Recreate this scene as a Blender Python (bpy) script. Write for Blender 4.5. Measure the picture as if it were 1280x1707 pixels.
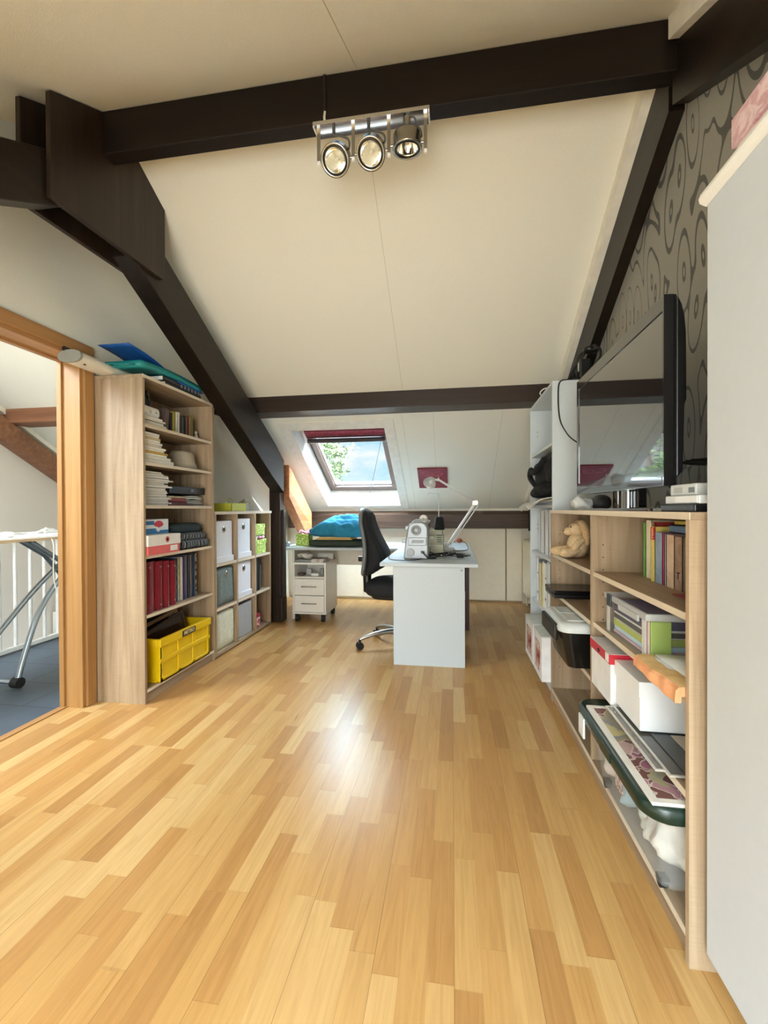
import bpy, bmesh, math, random
from mathutils import Vector, Matrix, noise
random.seed(7)
S = bpy.context.scene
for o in list(bpy.data.objects): bpy.data.objects.remove(o)
COL = S.collection

# ------------------------------------------------------------------ camera
cd = bpy.data.cameras.new('main_view'); cam = bpy.data.objects.new('main_view', cd); COL.objects.link(cam)
cd.sensor_fit = 'VERTICAL'; cd.sensor_height = 36.0; cd.lens = 36.0*726.2/1707.0
cd.clip_start = .02; cd.clip_end = 500
Rv, Uv, Fv = Vector((.987931, .154822, -.004746)), Vector((.003479, .008455, .999958)), Vector((-.154856, .987906, -.007814))
cam.matrix_world = Matrix(((Rv.x, Uv.x, -Fv.x, 0), (Rv.y, Uv.y, -Fv.y, 0), (Rv.z, Uv.z, -Fv.z, 1.1), (0, 0, 0, 1)))
S.camera = cam

# ------------------------------------------------------------------ sky, sun, added fill lights, exposure
def lin(h):
    h = h.lstrip('#'); c = [int(h[i:i+2], 16)/255 for i in (0, 2, 4)]
    return tuple((x/12.92 if x <= .04045 else ((x+.055)/1.055)**2.4) for x in c) + (1.0,)
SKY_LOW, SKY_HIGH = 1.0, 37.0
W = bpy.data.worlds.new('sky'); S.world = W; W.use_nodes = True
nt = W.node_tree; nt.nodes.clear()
tc = nt.nodes.new('ShaderNodeTexCoord'); mp = nt.nodes.new('ShaderNodeMapping'); mp.inputs['Scale'].default_value = (3.2, 3.2, 9.0)
mp.inputs['Location'].default_value = (.6, .2, 1.1)
nz = nt.nodes.new('ShaderNodeTexNoise'); nz.inputs['Scale'].default_value = 1.6; nz.inputs['Detail'].default_value = 8; nz.inputs['Roughness'].default_value = .55
cr = nt.nodes.new('ShaderNodeValToRGB'); cr.color_ramp.elements[0].position = .36; cr.color_ramp.elements[0].color = lin('a8dcf0')
cr.color_ramp.elements[1].position = .53; cr.color_ramp.elements[1].color = lin('f6f8f8')
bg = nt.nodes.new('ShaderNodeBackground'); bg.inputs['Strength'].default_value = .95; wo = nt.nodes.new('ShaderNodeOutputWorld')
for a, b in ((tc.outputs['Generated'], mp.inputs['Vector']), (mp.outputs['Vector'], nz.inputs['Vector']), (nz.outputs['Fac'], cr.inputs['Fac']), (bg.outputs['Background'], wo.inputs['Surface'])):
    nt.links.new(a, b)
# sky above the window's view is boosted and tinted blue to light the room
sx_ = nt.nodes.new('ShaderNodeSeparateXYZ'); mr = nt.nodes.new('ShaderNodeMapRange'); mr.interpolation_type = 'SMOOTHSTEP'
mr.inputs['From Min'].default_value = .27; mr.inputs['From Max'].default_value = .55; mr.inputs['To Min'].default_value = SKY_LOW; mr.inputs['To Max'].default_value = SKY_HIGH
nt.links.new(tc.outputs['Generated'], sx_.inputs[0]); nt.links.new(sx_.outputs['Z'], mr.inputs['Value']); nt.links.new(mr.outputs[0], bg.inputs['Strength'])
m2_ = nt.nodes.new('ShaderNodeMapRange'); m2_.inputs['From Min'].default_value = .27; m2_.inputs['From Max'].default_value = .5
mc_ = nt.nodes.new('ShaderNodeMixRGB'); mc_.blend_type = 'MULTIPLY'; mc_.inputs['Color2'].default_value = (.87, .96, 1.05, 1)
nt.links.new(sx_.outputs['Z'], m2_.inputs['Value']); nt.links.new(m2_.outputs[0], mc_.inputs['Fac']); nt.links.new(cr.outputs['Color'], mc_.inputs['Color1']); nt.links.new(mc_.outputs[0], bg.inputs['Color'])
sd = bpy.data.lights.new('sun', 'SUN'); sd.energy = 13.0; sd.angle = math.radians(1.0); sd.color = (1.0, .93, .80)
sun = bpy.data.objects.new('sun', sd); COL.objects.link(sun)
sun.rotation_euler = Vector((-.80, -.16, -.52)).to_track_quat('-Z', 'Y').to_euler()
def area_fill(name, x, y, z, d, sx, sy, power, color):
    l = bpy.data.lights.new(name, 'AREA'); l.shape = 'RECTANGLE'; l.size = sx; l.size_y = sy; l.energy = power; l.color = color
    o = bpy.data.objects.new(name, l); COL.objects.link(o); o.location = (x, y, z)
    o.rotation_euler = Vector(d).to_track_quat('-Z', 'Y').to_euler()
K = .563
NRM = Vector((0, K, 1)).normalized()            # outward normal of the far roof slope
NRN = Vector((0, -K, 1)).normalized()           # outward normal of the near roof slope
def zf(y, off=0): return 2.868-K*(y-2.05)-off   # far slope underside
def zn(y, off=0): return 2.93+K*(y-1.79)-off    # near slope underside
YA = 1.863                                      # ridge
# area lights added in an invented dormer and landing skylight, both out of view (the far skylight is lit by sky and sun)
area_fill('fill_dormer', -.40, -1.47, .98, (-.34, 1, .10), 1.45, 1.8, 80, (.92, .975, .97))
area_fill('fill_landing', -3.2, .9, zn(.9)+.12, (0, .3, -.95), .9, 1.1, 60, (.95, .98, 1.0))
S.view_settings.view_transform = 'Standard'; S.view_settings.look = 'None'
S.view_settings.exposure = 0.10; S.view_settings.gamma = 1.0; S.view_settings.use_curve_mapping = False

# ------------------------------------------------------------------ materials
MC = {}
def base_mat(name):
    m = bpy.data.materials.new(name); m.use_nodes = True
    return m, m.node_tree, m.node_tree.nodes['Principled BSDF']
def N(nt, t, **kw):
    n = nt.nodes.new('ShaderNode'+t)
    for k, v in kw.items():
        if hasattr(n, k): setattr(n, k, v)
        else: n.inputs[k].default_value = v
    return n
def math_(nt, op, a, b=None):
    n = nt.nodes.new('ShaderNodeMath'); n.operation = op
    for i, x in enumerate((a, b)):
        if x is None: continue
        if isinstance(x, (int, float)): n.inputs[i].default_value = x
        else: nt.links.new(x, n.inputs[i])
    return n.outputs[0]
def M(hexc, rough=.5, metal=0.0, var=.06, sc=18, bump=0.0, coat=0.0, spec=.5):
    key = (hexc, rough, metal, var, sc, bump, coat, spec)
    if key in MC: return MC[key]
    m, nt, p = base_mat('paint_'+hexc)
    c = lin(hexc); p.inputs['Roughness'].default_value = rough; p.inputs['Metallic'].default_value = metal
    p.inputs['Coat Weight'].default_value = coat; p.inputs['Coat IOR'].default_value = 1.9; p.inputs['Specular IOR Level'].default_value = spec
    t = N(nt, 'TexCoord'); n = N(nt, 'TexNoise', Scale=sc, Detail=3.0); nt.links.new(t.outputs['Object'], n.inputs['Vector'])
    r = N(nt, 'ValToRGB'); e = r.color_ramp.elements
    e[0].position = .3; e[0].color = tuple(x*(1-var) for x in c[:3])+(1,); e[1].position = .7; e[1].color = tuple(min(1, x*(1+var)) for x in c[:3])+(1,)
    nt.links.new(n.outputs['Fac'], r.inputs['Fac']); nt.links.new(r.outputs['Color'], p.inputs['Base Color'])
    if bump:
        b = N(nt, 'Bump', Strength=bump, Distance=.004); nt.links.new(n.outputs['Fac'], b.inputs['Height']); nt.links.new(b.outputs['Normal'], p.inputs['Normal'])
    MC[key] = m; return m
def wood(name, c1, c2, c3, axis, rough=.45, s_long=1.6, s_cross=38, saw=0.0, coat=0.0):
    """wood grain running along axis (0,1,2)"""
    m, nt, p = base_mat(name)
    t = N(nt, 'TexCoord'); mp = N(nt, 'Mapping'); sc = [s_cross]*3; sc[axis] = s_long
    mp.inputs['Scale'].default_value = sc; nt.links.new(t.outputs['Object'], mp.inputs['Vector'])
    n = N(nt, 'TexNoise', Scale=1.0, Detail=6.0, Roughness=.62, Distortion=.6); nt.links.new(mp.outputs[0], n.inputs['Vector'])
    r = N(nt, 'ValToRGB'); e = r.color_ramp.elements; e[0].position = .28; e[0].color = lin(c1); e[1].position = .72; e[1].color = lin(c3)
    x = e.new(.5); x.color = lin(c2)
    nt.links.new(n.outputs['Fac'], r.inputs['Fac'])
    mp2 = N(nt, 'Mapping'); sc = [s_cross*.22]*3; sc[axis] = s_long*.5; mp2.inputs['Scale'].default_value = sc; nt.links.new(t.outputs['Object'], mp2.inputs['Vector'])
    n2 = N(nt, 'TexNoise', Scale=1.0, Detail=2.0); nt.links.new(mp2.outputs[0], n2.inputs['Vector'])
    mx = N(nt, 'MixRGB', blend_type='MULTIPLY'); nt.links.new(r.outputs[0], mx.inputs['Color1'])
    r2 = N(nt, 'ValToRGB'); e = r2.color_ramp.elements; e[0].position = .35; e[0].color = (.80, .78, .76, 1); e[1].position = .65; e[1].color = (1.0, 1.0, 1.0, 1)
    nt.links.new(n2.outputs['Fac'], r2.inputs['Fac']); nt.links.new(r2.outputs[0], mx.inputs['Color2']); mx.inputs['Fac'].default_value = 1.0
    out = mx.outputs[0]
    if saw:
        mp3 = N(nt, 'Mapping'); sc = [14.0]*3; sc[axis] = 260.0; mp3.inputs['Scale'].default_value = sc; nt.links.new(t.outputs['Object'], mp3.inputs['Vector'])
        n3 = N(nt, 'TexNoise', Scale=1.0, Detail=1.0); nt.links.new(mp3.outputs[0], n3.inputs['Vector'])
        m3 = N(nt, 'MixRGB', blend_type='MULTIPLY'); nt.links.new(out, m3.inputs['Color1']); m3.inputs['Fac'].default_value = saw
        r3 = N(nt, 'ValToRGB'); e = r3.color_ramp.elements; e[0].position = .36; e[0].color = (.72, .70, .68, 1); e[1].position = .52; e[1].color = (1, 1, 1, 1)
        nt.links.new(n3.outputs['Fac'], r3.inputs['Fac']); nt.links.new(r3.outputs[0], m3.inputs['Color2']); out = m3.outputs[0]
    nt.links.new(out, p.inputs['Base Color']); p.inputs['Roughness'].default_value = rough; p.inputs['Coat Weight'].default_value = coat
    p.inputs['Specular IOR Level'].default_value = .35 if 'dark' in name else .5
    b = N(nt, 'Bump', Strength=.15, Distance=.002); nt.links.new(n.outputs['Fac'], b.inputs['Height']); nt.links.new(b.outputs['Normal'], p.inputs['Normal'])
    return m
OAKZ = wood('sonoma_oak_upright', '8e765c', 'ae9679', 'c1ab90', 2, .5, 1.1, 22, .16)
OAKY = wood('sonoma_oak_shelf', '86725a', 'a38c71', 'b8a287', 1, .5, 1.1, 22, .14)
OAKE = wood('sonoma_oak_edge', 'd8c8b0', 'e4d6c0', 'ece1cf', 1, .5, 1.3, 30, .1)
DARK_X = wood('dark_beam_x', '120b07', '1a110b', '23170f', 0, .5, 1.2, 26)
DARK_S = wood('dark_beam_slope', '130d08', '1d140d', '281c14', 1, .42, 1.6, 26)
DARK_Z = wood('dark_beam_post', '20150e', '2d2016', '3a2b20', 2, .42, 1.6, 26)
SILLB = wood('sill_beam_wood', '3d2a1d', '523a2a', '654c39', 0, .5, 1.2, 30)
PURLIN = wood('brown_purlin', '24160e', '2f1f15', '3c281c', 0, .45, 1.2, 26)
BEECH = wood('beech_frame', 'a0733f', 'ae814c', 'b88c58', 2, .45, 1.0, 40)
BEECHY = wood('beech_lintel', 'a57646', 'b28250', 'ba8d5a', 1, .45, 1.0, 40)
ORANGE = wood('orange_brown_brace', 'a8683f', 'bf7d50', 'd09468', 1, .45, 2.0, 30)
LANDB = wood('landing_beam', '7a5136', '8d6044', '9c7052', 0, .55, 1.2, 26)
REDBROWN = wood('red_brown_board', '3a120c', '4a1a12', '5a241a', 2, .35, 1.2, 26)

def plaster(name, hexc, bump=.25, sc=260, var=.03, rough=.9):
    return M(hexc, rough, 0, var, sc, bump, 0, .25)
CEIL = plaster('ceiling', 'f0ecdd'); WALLP = plaster('wall', 'efede0'); KNEE = M('fbf3e0', .7, 0, .02, 20, .05)
WHITE = M('e9eaea', .45, 0, .015, 60, .04); WHITEB = M('eef0f2', .35, 0, .01, 30); LACQ = M('e6ded0', .4, 0, .02, 15)
DESKW = M('bfc8cd', .4, 0, .015, 90, .05)
BLACK = M('0c0c0d', .35, 0, .1, 20); BLACKG = M('050506', .06, 0, .05, 8, 0, .6); RUBBER = M('141414', .6)
CHROME = M('d6d4d0', .12, 1.0, .03, 10); SATIN = M('b4b2ac', .3, 1.0, .04, 14); ALU = M('c4c5c6', .32, 1.0, .03, 20)
PAPER = M('efece4', .75, 0, .05, 60); DARKF = M('15161a', .85, 0, .15, 120, .3)

def mat_floor():
    m, nt, p = base_mat('beech_strip_laminate')
    t = N(nt, 'TexCoord'); sp = N(nt, 'SeparateXYZ'); nt.links.new(t.outputs['Object'], sp.inputs[0])
    sx = math_(nt, 'DIVIDE', sp.outputs['X'], .0645); row = math_(nt, 'FLOOR', sx)
    wn = N(nt, 'TexWhiteNoise', noise_dimensions='1D'); nt.links.new(row, wn.inputs['W'])
    sy = math_(nt, 'DIVIDE', sp.outputs['Y'], .43); sy = math_(nt, 'ADD', sy, math_(nt, 'MULTIPLY', wn.outputs['Value'], 7.3))
    wob = N(nt, 'TexNoise', noise_dimensions='1D', Scale=.9); nt.links.new(math_(nt, 'ADD', math_(nt, 'MULTIPLY', row, 5.7), sy), wob.inputs['W'])
    sy = math_(nt, 'ADD', sy, math_(nt, 'MULTIPLY', wob.outputs['Fac'], .9)); col = math_(nt, 'FLOOR', sy)
    cb = N(nt, 'CombineXYZ'); nt.links.new(row, cb.inputs[0]); nt.links.new(col, cb.inputs[1])
    w2 = N(nt, 'TexWhiteNoise', noise_dimensions='2D'); nt.links.new(cb.outputs[0], w2.inputs['Vector'])
    r = N(nt, 'ValToRGB'); e = r.color_ramp.elements; e[0].position = 0; e[0].color = lin('a97d4a'); e[1].position = 1; e[1].color = lin('c9a671')
    for pos, c in ((.18, 'b2854f'), (.45, 'ba9058'), (.75, 'c19a63')): x = e.new(pos); x.color = lin(c)
    nt.links.new(w2.outputs['Value'], r.inputs['Fac'])
    # grain
    cb2 = N(nt, 'CombineXYZ'); nt.links.new(math_(nt, 'MULTIPLY', sp.outputs['X'], 55), cb2.inputs[0]); nt.links.new(math_(nt, 'ADD', math_(nt, 'MULTIPLY', sp.outputs['Y'], 3.2), math_(nt, 'MULTIPLY', w2.outputs['Value'], 50)), cb2.inputs[1])
    nt.links.new(math_(nt, 'MULTIPLY', w2.outputs['Value'], 31), cb2.inputs[2])
    g = N(nt, 'TexNoise', Scale=1.0, Detail=5.0, Roughness=.6, Distortion=1.2); nt.links.new(cb2.outputs[0], g.inputs['Vector'])
    gr = N(nt, 'ValToRGB'); e = gr.color_ramp.elements; e[0].position = .3; e[0].color = (.86, .82, .76, 1); e[1].position = .62; e[1].color = (1.04, 1.03, 1.02, 1)
    nt.links.new(g.outputs['Fac'], gr.inputs['Fac'])
    mx = N(nt, 'MixRGB', blend_type='MULTIPLY', Fac=1.0); nt.links.new(r.outputs[0], mx.inputs['Color1']); nt.links.new(gr.outputs[0], mx.inputs['Color2'])
    # thin joints: every strip faint, every third strip darker
    fx = math_(nt, 'FRACT', sx); fx3 = math_(nt, 'FRACT', math_(nt, 'DIVIDE', sx, 3.0)); fyy = math_(nt, 'FRACT', sy)
    j = math_(nt, 'MAXIMUM', math_(nt, 'MULTIPLY', math_(nt, 'LESS_THAN', fx3, .009), .55), math_(nt, 'MULTIPLY', math_(nt, 'LESS_THAN', fx, .02), .16))
    j = math_(nt, 'MAXIMUM', j, math_(nt, 'MULTIPLY', math_(nt, 'LESS_THAN', fyy, .005), .2))
    m2 = N(nt, 'MixRGB', blend_type='MIX'); nt.links.new(j, m2.inputs['Fac']); nt.links.new(mx.outputs[0], m2.inputs['Color1']); m2.inputs['Color2'].default_value = lin('6b4726')
    nt.links.new(m2.outputs[0], p.inputs['Base Color']); p.inputs['Roughness'].default_value = .27; p.inputs['Specular IOR Level'].default_value = .32
    rr = N(nt, 'MapRange'); rr.inputs['To Min'].default_value = .24; rr.inputs['To Max'].default_value = .36; nt.links.new(g.outputs['Fac'], rr.inputs['Value']); nt.links.new(rr.outputs[0], p.inputs['Roughness'])
    return m
def mat_wallpaper():
    m, nt, p = base_mat('swirl_wallpaper')
    t = N(nt, 'TexCoord'); sp = N(nt, 'SeparateXYZ'); nt.links.new(t.outputs['Object'], sp.inputs[0])
    n = N(nt, 'TexNoise', Scale=2.2, Detail=0.0); nt.links.new(t.outputs['Object'], n.inputs['Vector'])
    cb = N(nt, 'CombineXYZ'); nt.links.new(math_(nt, 'ADD', math_(nt, 'MULTIPLY', sp.outputs['Y'], 8.2), math_(nt, 'MULTIPLY', n.outputs['Fac'], .9)), cb.inputs[0]); nt.links.new(math_(nt, 'MULTIPLY', sp.outputs['Z'], 2.5), cb.inputs[1])
    v = N(nt, 'TexVoronoi', voronoi_dimensions='2D', feature='SMOOTH_F1', Scale=1.0, Smoothness=.3, Randomness=.8); nt.links.new(cb.outputs[0], v.inputs['Vector'])
    f = math_(nt, 'MULTIPLY', v.outputs['Distance'], 3.2)
    fr = math_(nt, 'FRACT', math_(nt, 'ADD', f, .25)); d = math_(nt, 'ABSOLUTE', math_(nt, 'SUBTRACT', fr, .5))
    wv = N(nt, 'TexNoise', Scale=3.0, Detail=0.0); nt.links.new(t.outputs['Object'], wv.inputs['Vector'])
    ln = math_(nt, 'LESS_THAN', d, math_(nt, 'MULTIPLY', wv.outputs['Fac'], .19))
    fine = N(nt, 'TexNoise', Scale=160.0, Detail=2.0); nt.links.new(t.outputs['Object'], fine.inputs['Vector'])
    r = N(nt, 'ValToRGB'); e = r.color_ramp.elements; e[0].color = lin('817d71'); e[1].color = lin('969183'); nt.links.new(fine.outputs['Fac'], r.inputs['Fac'])
    mx = N(nt, 'MixRGB'); nt.links.new(ln, mx.inputs['Fac']); nt.links.new(r.outputs[0], mx.inputs['Color1']); mx.inputs['Color2'].default_value = lin('3c3933')
    nt.links.new(mx.outputs[0], p.inputs['Base Color']); p.inputs['Roughness'].default_value = .5
    p.inputs['Sheen Weight'].default_value = .1
    return m
def mat_tile():
    m, nt, p = base_mat('slate_vinyl')
    t = N(nt, 'TexCoord'); b = N(nt, 'TexBrick', Scale=1.0); nt.links.new(t.outputs['Object'], b.inputs['Vector'])
    b.inputs['Color1'].default_value = lin('5c6772'); b.inputs['Color2'].default_value = lin('515c68'); b.inputs['Mortar'].default_value = lin('39424b')
    b.inputs['Mortar Size'].default_value = .004; b.inputs['Brick Width'].default_value = .6; b.inputs['Row Height'].default_value = .3
    n = N(nt, 'TexNoise', Scale=9.0, Detail=5.0); nt.links.new(t.outputs['Object'], n.inputs['Vector'])
    mx = N(nt, 'MixRGB', blend_type='MULTIPLY', Fac=.35); nt.links.new(b.outputs[0], mx.inputs['Color1']); nt.links.new(n.outputs['Fac'], mx.inputs['Color2'])
    nt.links.new(mx.outputs[0], p.inputs['Base Color']); p.inputs['Roughness'].default_value = .55
    return m
def clear(name, hexc, fac, rough=.12, var=0):
    """see-through plastic or glass: mostly transparent with a glossy milky share"""
    m, nt, p = base_mat(name); p.inputs['Base Color'].default_value = lin(hexc); p.inputs['Roughness'].default_value = rough
    tr = N(nt, 'BsdfTransparent'); mx = N(nt, 'MixShader'); lw = N(nt, 'LayerWeight', Blend=.25)
    f = math_(nt, 'ADD', math_(nt, 'MULTIPLY', lw.outputs['Facing'], .07), fac); nt.links.new(f, mx.inputs[0])
    out = nt.nodes['Material Output']; nt.links.new(tr.outputs[0], mx.inputs[1]); nt.links.new(p.outputs[0], mx.inputs[2]); nt.links.new(mx.outputs[0], out.inputs['Surface'])
    return m
def blotch(name, cols, sc, kind='voronoi', line=None, rough=.6):
    m, nt, p = base_mat(name); t = N(nt, 'TexCoord')
    n = N(nt, 'TexVoronoi', Scale=sc) if kind == 'voronoi' else N(nt, 'TexNoise', Scale=sc, Detail=3.0, Distortion=1.0)
    nt.links.new(t.outputs['Object'], n.inputs['Vector'])
    r = N(nt, 'ValToRGB'); r.color_ramp.interpolation = 'CONSTANT' if kind == 'voronoi' else 'LINEAR'; e = r.color_ramp.elements
    lo, hi = (0, 1) if kind == 'voronoi' else (.3, .7)
    e[0].position = lo; e[0].color = lin(cols[0]); e[1].position = hi; e[1].color = lin(cols[-1])
    for i, c in enumerate(cols[1:-1]): x = e.new(lo+(hi-lo)*(i+1)/(len(cols)-1)); x.color = lin(c)
    if kind == 'voronoi':
        sp = N(nt, 'SeparateXYZ'); nt.links.new(n.outputs['Color'], sp.inputs[0]); nt.links.new(sp.outputs[0], r.inputs['Fac'])
    else: nt.links.new(n.outputs['Fac'], r.inputs['Fac'])
    out = r.outputs[0]
    if line:
        v = N(nt, 'TexVoronoi', Scale=sc, feature='DISTANCE_TO_EDGE'); nt.links.new(t.outputs['Object'], v.inputs['Vector'])
        mx = N(nt, 'MixRGB'); nt.links.new(math_(nt, 'LESS_THAN', v.outputs['Distance'], .05), mx.inputs['Fac']); nt.links.new(out, mx.inputs['Color1']); mx.inputs['Color2'].default_value = lin(line); out = mx.outputs[0]
    nt.links.new(out, p.inputs['Base Color']); p.inputs['Roughness'].default_value = rough; return m
def stripes(name, cols, axis, freq, rough=.7, wav=0.0):
    m, nt, p = base_mat(name); t = N(nt, 'TexCoord'); sp = N(nt, 'SeparateXYZ'); nt.links.new(t.outputs['Object'], sp.inputs[0])
    v = math_(nt, 'MULTIPLY', sp.outputs['XYZ'[axis]], freq)
    if wav:
        n = N(nt, 'TexNoise', Scale=9.0); nt.links.new(t.outputs['Object'], n.inputs['Vector']); v = math_(nt, 'ADD', v, math_(nt, 'MULTIPLY', n.outputs['Fac'], wav))
    r = N(nt, 'ValToRGB'); r.color_ramp.interpolation = 'CONSTANT'; e = r.color_ramp.elements; e[0].color = lin(cols[0]); e[1].position = 1-1/len(cols); e[1].color = lin(cols[-1])
    for i, c in enumerate(cols[1:-1]): x = e.new((i+1)/len(cols)); x.color = lin(c)
    nt.links.new(math_(nt, 'FRACT', v), r.inputs['Fac']); nt.links.new(r.outputs[0], p.inputs['Base Color']); p.inputs['Roughness'].default_value = rough; return m
GLASS = clear('window_glass', 'dfeaf0', .03, .02)
CLEARP = clear('clear_plastic', 'd8dcdc', .035, .10); CLEARW = clear('cloudy_clear_plastic', 'e2e6e6', .085, .15); MILKY = clear('milky_plastic', 'e4e6e3', .42, .3)

# ------------------------------------------------------------------ mesh builder
class MB:
    def __init__(s): s.v = []; s.f = []; s.mi = []; s.sm = []
    def add(s, vs, fs, mi=0, smooth=False):
        o = len(s.v); s.v += [tuple(v) for v in vs]; s.f += [tuple(i+o for i in f) for f in fs]; s.mi += [mi]*len(fs); s.sm += [smooth]*len(fs); return s
    def box(s, x0, x1, y0, y1, z0, z1, mi=0):
        x0, x1 = sorted((x0, x1)); y0, y1 = sorted((y0, y1)); z0, z1 = sorted((z0, z1))
        return s.add([(x, y, z) for x in (x0, x1) for y in (y0, y1) for z in (z0, z1)], [(0, 1, 3, 2), (4, 6, 7, 5), (0, 4, 5, 1), (2, 3, 7, 6), (0, 2, 6, 4), (1, 5, 7, 3)], mi)
    def rbox(s, c, size, rz=0, mi=0, rx=0, ry=0):
        R = Matrix.Rotation(rz, 3, 'Z') @ Matrix.Rotation(ry, 3, 'Y') @ Matrix.Rotation(rx, 3, 'X'); c = Vector(c)
        vs = [c+R @ Vector((sx*size[0]/2, sy*size[1]/2, sz*size[2]/2)) for sx in (-1, 1) for sy in (-1, 1) for sz in (-1, 1)]
        return s.add(vs, [(0, 1, 3, 2), (4, 6, 7, 5), (0, 4, 5, 1), (2, 3, 7, 6), (0, 2, 6, 4), (1, 5, 7, 3)], mi)
    def slab(s, a, b, mi=0):
        """two matching polygons a, b joined"""
        n = len(a); fs = [tuple(range(n))[::-1], tuple(range(n, 2*n))]+[(i, (i+1) % n, n+(i+1) % n, n+i) for i in range(n)]
        return s.add(list(a)+list(b), fs, mi)
    def prism(s, poly, axis, a, b, mi=0):
        def P(p, t): return {0: (t, p[0], p[1]), 1: (p[0], t, p[1]), 2: (p[0], p[1], t)}[axis]
        return s.slab([P(p, a) for p in poly], [P(p, b) for p in poly], mi)
    def tube(s, pts, r, n=8, mi=0, cap=True):
        pts = [Vector(p) for p in pts]; rs = r if isinstance(r, (list, tuple)) else [r]*len(pts); rings = []; up = None
        for i, p in enumerate(pts):
            d = (pts[min(i+1, len(pts)-1)]-pts[max(i-1, 0)]).normalized()
            if up is None: up = Vector((0, 0, 1)) if abs(d.z) < .9 else Vector((1, 0, 0))
            a = d.cross(up)
            if a.length < 1e-6: a = d.orthogonal()
            a.normalize(); b = a.cross(d).normalized(); up = b
            rings.append([p+(a*math.cos(2*math.pi*k/n)+b*math.sin(2*math.pi*k/n))*rs[i] for k in range(n)])
        o = len(s.v); vs = [v for rg in rings for v in rg]; fs = []
        for i in range(len(pts)-1):
            for k in range(n): fs.append((i*n+k, i*n+(k+1) % n, (i+1)*n+(k+1) % n, (i+1)*n+k))
        s.add(vs, fs, mi, True)
        if cap: s.add(rings[0], [tuple(range(n))], mi); s.add(rings[-1], [tuple(range(n))[::-1]], mi)
        return s
    def cyl(s, a, b, r, n=20, mi=0, r2=None): return s.tube([a, b], [r, r if r2 is None else r2], n, mi)
    def lathe(s, prof, c, axis=(0, 0, 1), n=24, mi=0):
        """prof: (radius, height) along axis from c"""
        ax = Vector(axis).normalized(); u = ax.orthogonal().normalized(); w = ax.cross(u); c = Vector(c)
        vs = [c+ax*h+(u*math.cos(2*math.pi*k/n)+w*math.sin(2*math.pi*k/n))*max(r, 1e-4) for r, h in prof for k in range(n)]
        fs = [(i*n+k, i*n+(k+1) % n, (i+1)*n+(k+1) % n, (i+1)*n+k) for i in range(len(prof)-1) for k in range(n)]
        return s.add(vs, fs, mi, True)
    def blob(s, c, r, amp=0, fr=6, e=1.0, n=20, seed=0, flat=None, mi=0):
        """rounded lump with soft folds; e < 1 makes it boxier"""
        vs = []; c = Vector(c); pw = lambda x: math.copysign(abs(x)**e, x)
        for i in range(n+1):
            ph = math.pi*i/n-math.pi/2
            for k in range(n*2):
                th = math.pi*k/n
                d = Vector((pw(math.cos(ph))*pw(math.cos(th)), pw(math.cos(ph))*pw(math.sin(th)), pw(math.sin(ph))))
                p = Vector((d.x*r[0], d.y*r[1], d.z*r[2]))
                if amp: p *= 1+amp*noise.noise(p*fr+Vector((seed, seed*2, 0)))+amp*.5*noise.noise(p*fr*2.3+Vector((0, seed, 5)))
                q = c+p
                if flat is not None and q.z < flat: q.z = flat
                vs.append(q)
        m_ = n*2
        return s.add(vs, [(i*m_+k, i*m_+(k+1) % m_, (i+1)*m_+(k+1) % m_, (i+1)*m_+k) for i in range(n) for k in range(m_)], mi, True)
    def sheet(s, f, nu, nv, t, mi=0):
        """closed thin sheet, f(u, v) -> point, thickness t downwards"""
        top = [Vector(f(i/nu, j/nv)) for i in range(nu+1) for j in range(nv+1)]; bot = [p-Vector((0, 0, t)) for p in top]; w = nv+1; L = len(top)
        fs = []
        for i in range(nu):
            for j in range(nv):
                a = i*w+j; fs.append((a, a+w, a+w+1, a+1)); fs.append((L+a, L+a+1, L+a+w+1, L+a+w))
        for i in range(nu):
            a = i*w; fs.append((a, L+a, L+a+w, a+w)); a = i*w+nv; fs.append((a, a+w, L+a+w, L+a))
        for j in range(nv):
            a = j; fs.append((a, a+1, L+a+1, L+a)); a = nu*w+j; fs.append((a, L+a, L+a+1, a+1))
        return s.add(top+bot, fs, mi, True)
    def rot(s, c, ang, axis='Z'):
        R = Matrix.Rotation(ang, 3, axis); c = Vector(c); s.v = [tuple(c+R @ (Vector(v)-c)) for v in s.v]; return s
ORG = {}
def build(name, mb, mats, parent=None, bevel=0.0, origin=None, seg=2):
    mats = mats if isinstance(mats, (list, tuple)) else [mats]
    og = Vector(origin) if origin is not None else (ORG.get(parent.name, Vector()) if parent else Vector())
    me = bpy.data.meshes.new(name); me.from_pydata([tuple(Vector(v)-og) for v in mb.v], [], mb.f)
    for m in mats: me.materials.append(m)
    for p, i, sm in zip(me.polygons, mb.mi, mb.sm): p.material_index = i; p.use_smooth = sm
    bm = bmesh.new(); bm.from_mesh(me); bmesh.ops.recalc_face_normals(bm, faces=bm.faces)
    if bevel:
        es = [e for e in bm.edges if len(e.link_faces) == 2 and e.calc_face_angle(0) > .6]
        bmesh.ops.bevel(bm, geom=es, offset=bevel, segments=seg, profile=.5, affect='EDGES', clamp_overlap=True)
    bm.to_mesh(me); bm.free(); me.update()
    o = bpy.data.objects.new(name, me); COL.objects.link(o); ORG[o.name] = og
    if parent: o.parent = parent
    elif origin is not None: o.location = og
    return o
def tag(o, label, cat, group=None, kind=None):
    o['label'] = label; o['category'] = cat
    if group: o['group'] = group
    if kind: o['kind'] = kind
    return o
def thing(name, label, cat, loc, group=None):
    o = bpy.data.objects.new(name, None); COL.objects.link(o); o.location = loc; o.empty_display_size = .1; ORG[o.name] = Vector(loc)
    return tag(o, label, cat, group)
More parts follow.
